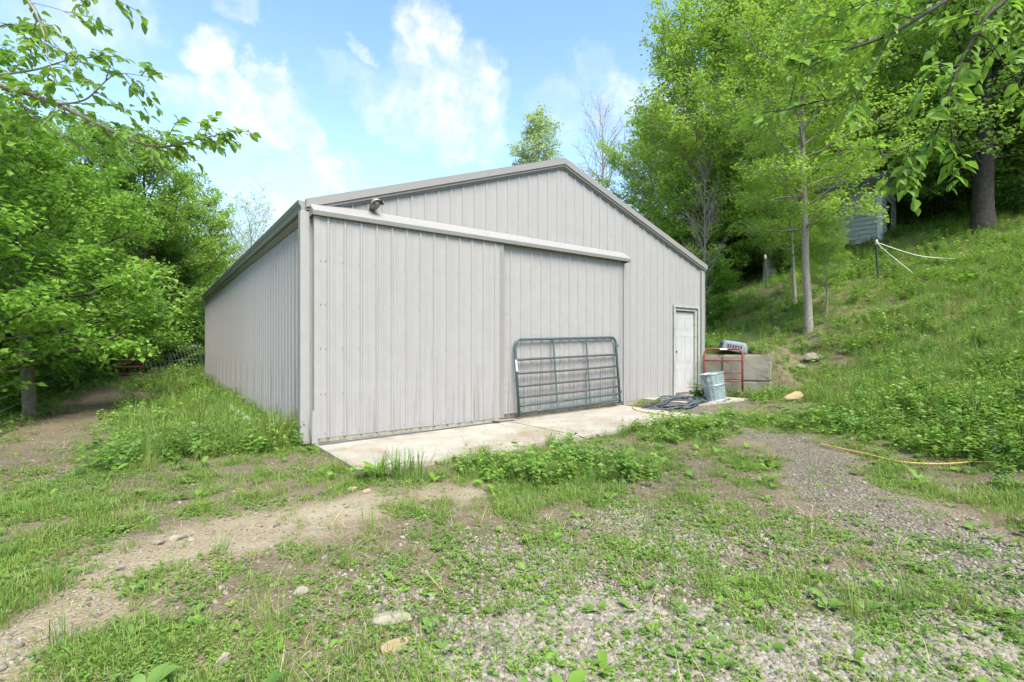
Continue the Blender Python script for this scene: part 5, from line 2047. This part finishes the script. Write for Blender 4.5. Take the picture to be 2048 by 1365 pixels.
# pebbles: dense in the foreground drift, sparse elsewhere
rng = np.random.default_rng(507)
x = rng.uniform(-1.4, 4.8, 200000)
y = rng.uniform(1.7, 5.2, 200000)
z_ = zones(x, y)
keep = (rng.random(len(x)) < np.clip(np.maximum(z_['g1'] * 1.2, .34 * z_['g2'] * smooth(.38, .62, z_['n2'])), 0, 1) * (1 - .5 * z_['veg'])) & (np.abs(x) < y * 1.25 + .3)
s1 = rng.uniform(.0075, .0195, len(x)) * (.9 + .45 * (z_['g1'] > .5))
x2, y2, r2 = sample(56000, 508, 1.7, 11, 1.25)
z2 = zones(x2, y2)
k2 = (r2.random(len(x2)) < np.maximum(np.maximum(.75 * z2['right'], .55 * z2['grav']), np.maximum(.28 * z2['sand'], np.maximum(.25 * z2['left'], .16 * (1 - z2['veg'])))) * (1 - .6 * z2['hill'])) & (z2['out'] < .2)
s2 = .006 + .010 * r2.random(len(x2)) ** 2.0 + .014 * (r2.random(len(x2)) > .95)
X = np.concatenate([x[keep], x2[k2]])
Y = np.concatenate([y[keep], y2[k2]])
S = np.concatenate([s1[keep], s2[k2]])
scatter('gravel', X, Y, S, peb_src, 8, 7, 'loose grey and tan gravel pebbles on the yard', .35, .002)

# yellowed tuft by the wall and vine by the entry door
def clump(name, meshes, px, D, sx, n, label, cat, seed, scl=(.8, 1.2), zz=None):
    rng = np.random.default_rng(seed)
    cx, cy = at(px, D)
    x = cx + rng.normal(0, sx, n)
    y = cy + rng.normal(0, sx * .35, n)
    z = H(x, y)
    t = thing(name, label, cat, (cx, cy, Hs(cx, cy)))
    V, L_, S0, rn = [], [], [], []
    nv = nl = 0
    for i in range(n):
        me = meshes[i % len(meshes)]
        co = np.empty(len(me.vertices) * 3, np.float32)
        me.vertices.foreach_get('co', co)
        co = co.reshape(-1, 3) * rng.uniform(*scl)
        a = rng.uniform(0, 2 * PI)
        c, s_ = math.cos(a), math.sin(a)
        co = co @ np.array([[c, s_, 0], [-s_, c, 0], [0, 0, 1]])
        V.append(co + np.array([x[i] - cx, y[i] - cy, z[i] - Hs(cx, cy)]))
        vi = np.empty(len(me.loops), np.int32)
        me.loops.foreach_get('vertex_index', vi)
        ls = np.empty(len(me.polygons), np.int32)
        me.polygons.foreach_get('loop_start', ls)
        r_ = np.empty(len(me.vertices), np.float32)
        me.attributes['rnd'].data.foreach_get('value', r_)
        L_.append(vi + nv)
        S0.append(ls + nl)
        rn.append(r_)
        nv += len(me.vertices)
        nl += len(me.loops)
    me2 = fast_mesh('foliage', np.concatenate(V), np.concatenate(L_), np.concatenate(S0), True)
    q = me2.attributes.new('rnd', 'FLOAT', 'POINT')
    q.data.foreach_set('value', np.concatenate(rn))
    me2.materials.append(meshes[0].materials[0])
    obj('foliage', me2, None, t)
    return t


gy_src = [with_mat(blades(40, .05, .16, .12, .003, 900, .6), 'grass_yellow')]
clump('grass_clump', gy_src, 1303, 10.35, .16, 9, 'yellowed grass clump against the barn wall behind the hose', 'grass', 1)
clump('vine', [with_mat(herb(12, .15, .62, 10, .085, .12, 901), 'leaf_dark')], 1404, 10.75, .06, 4, 'dark leafy vine between the entry door and the trash can', 'plant', 2)
clump('grass_clump', [with_mat(blades(34, .12, .36, .10, .004, 902, .4), 'grass_dark')], 805, 5.05, .09, 4, 'tall grass clump at the edge of the concrete apron', 'grass', 3)
clump('grass_clump', [with_mat(broad(9, .14, .26, 903, 1.0, .28), 'weed')], 752, 5.08, .05, 3, 'strap-leaved weed at the near corner of the concrete apron', 'weed', 4)
clump('dock_clump', [with_mat(broad(9, .14, .30, 904, 1.1, .7), 'weed')], 1935, 12.9, .16, 4, 'big-leaved dock plant high on the grassy slope', 'plant', 5)

# dead brush heap in the grass left of the apron
bp_ = G(425, 872)
rng = np.random.default_rng(77)
me = MB()
for i in range(150):
    a = rng.uniform(0, 2 * PI)
    r_ = .34 * math.sqrt(rng.random())
    p0 = Vector((r_ * 1.3 * math.cos(a), r_ * .8 * math.sin(a), rng.uniform(0, .12)))
    b = rng.uniform(0, 2 * PI)
    ln = rng.uniform(.12, .38)
    p1 = p0 + Vector((math.cos(b) * ln, math.sin(b) * ln, rng.uniform(-.05, .10)))
    me.tube([p0, p0.lerp(p1, .5) + Vector((0, 0, .03)), p1], [.004, .003, .002], 4, False)
bh = thing('brush_heap', 'heap of dead brown brush in the grass beside the barn corner', 'brush', (bp_.x, bp_.y, bp_.z))
obj('dead_twigs', me.mesh('dead_twigs', True, False), M['brush'], bh, kind='stuff')
print('tris', sum(len(m.loop_triangles) if m.loop_triangles else sum(len(p.vertices) - 2 for p in m.polygons) if len(m.polygons) < 5000 else len(m.polygons) for m in bpy.data.meshes))
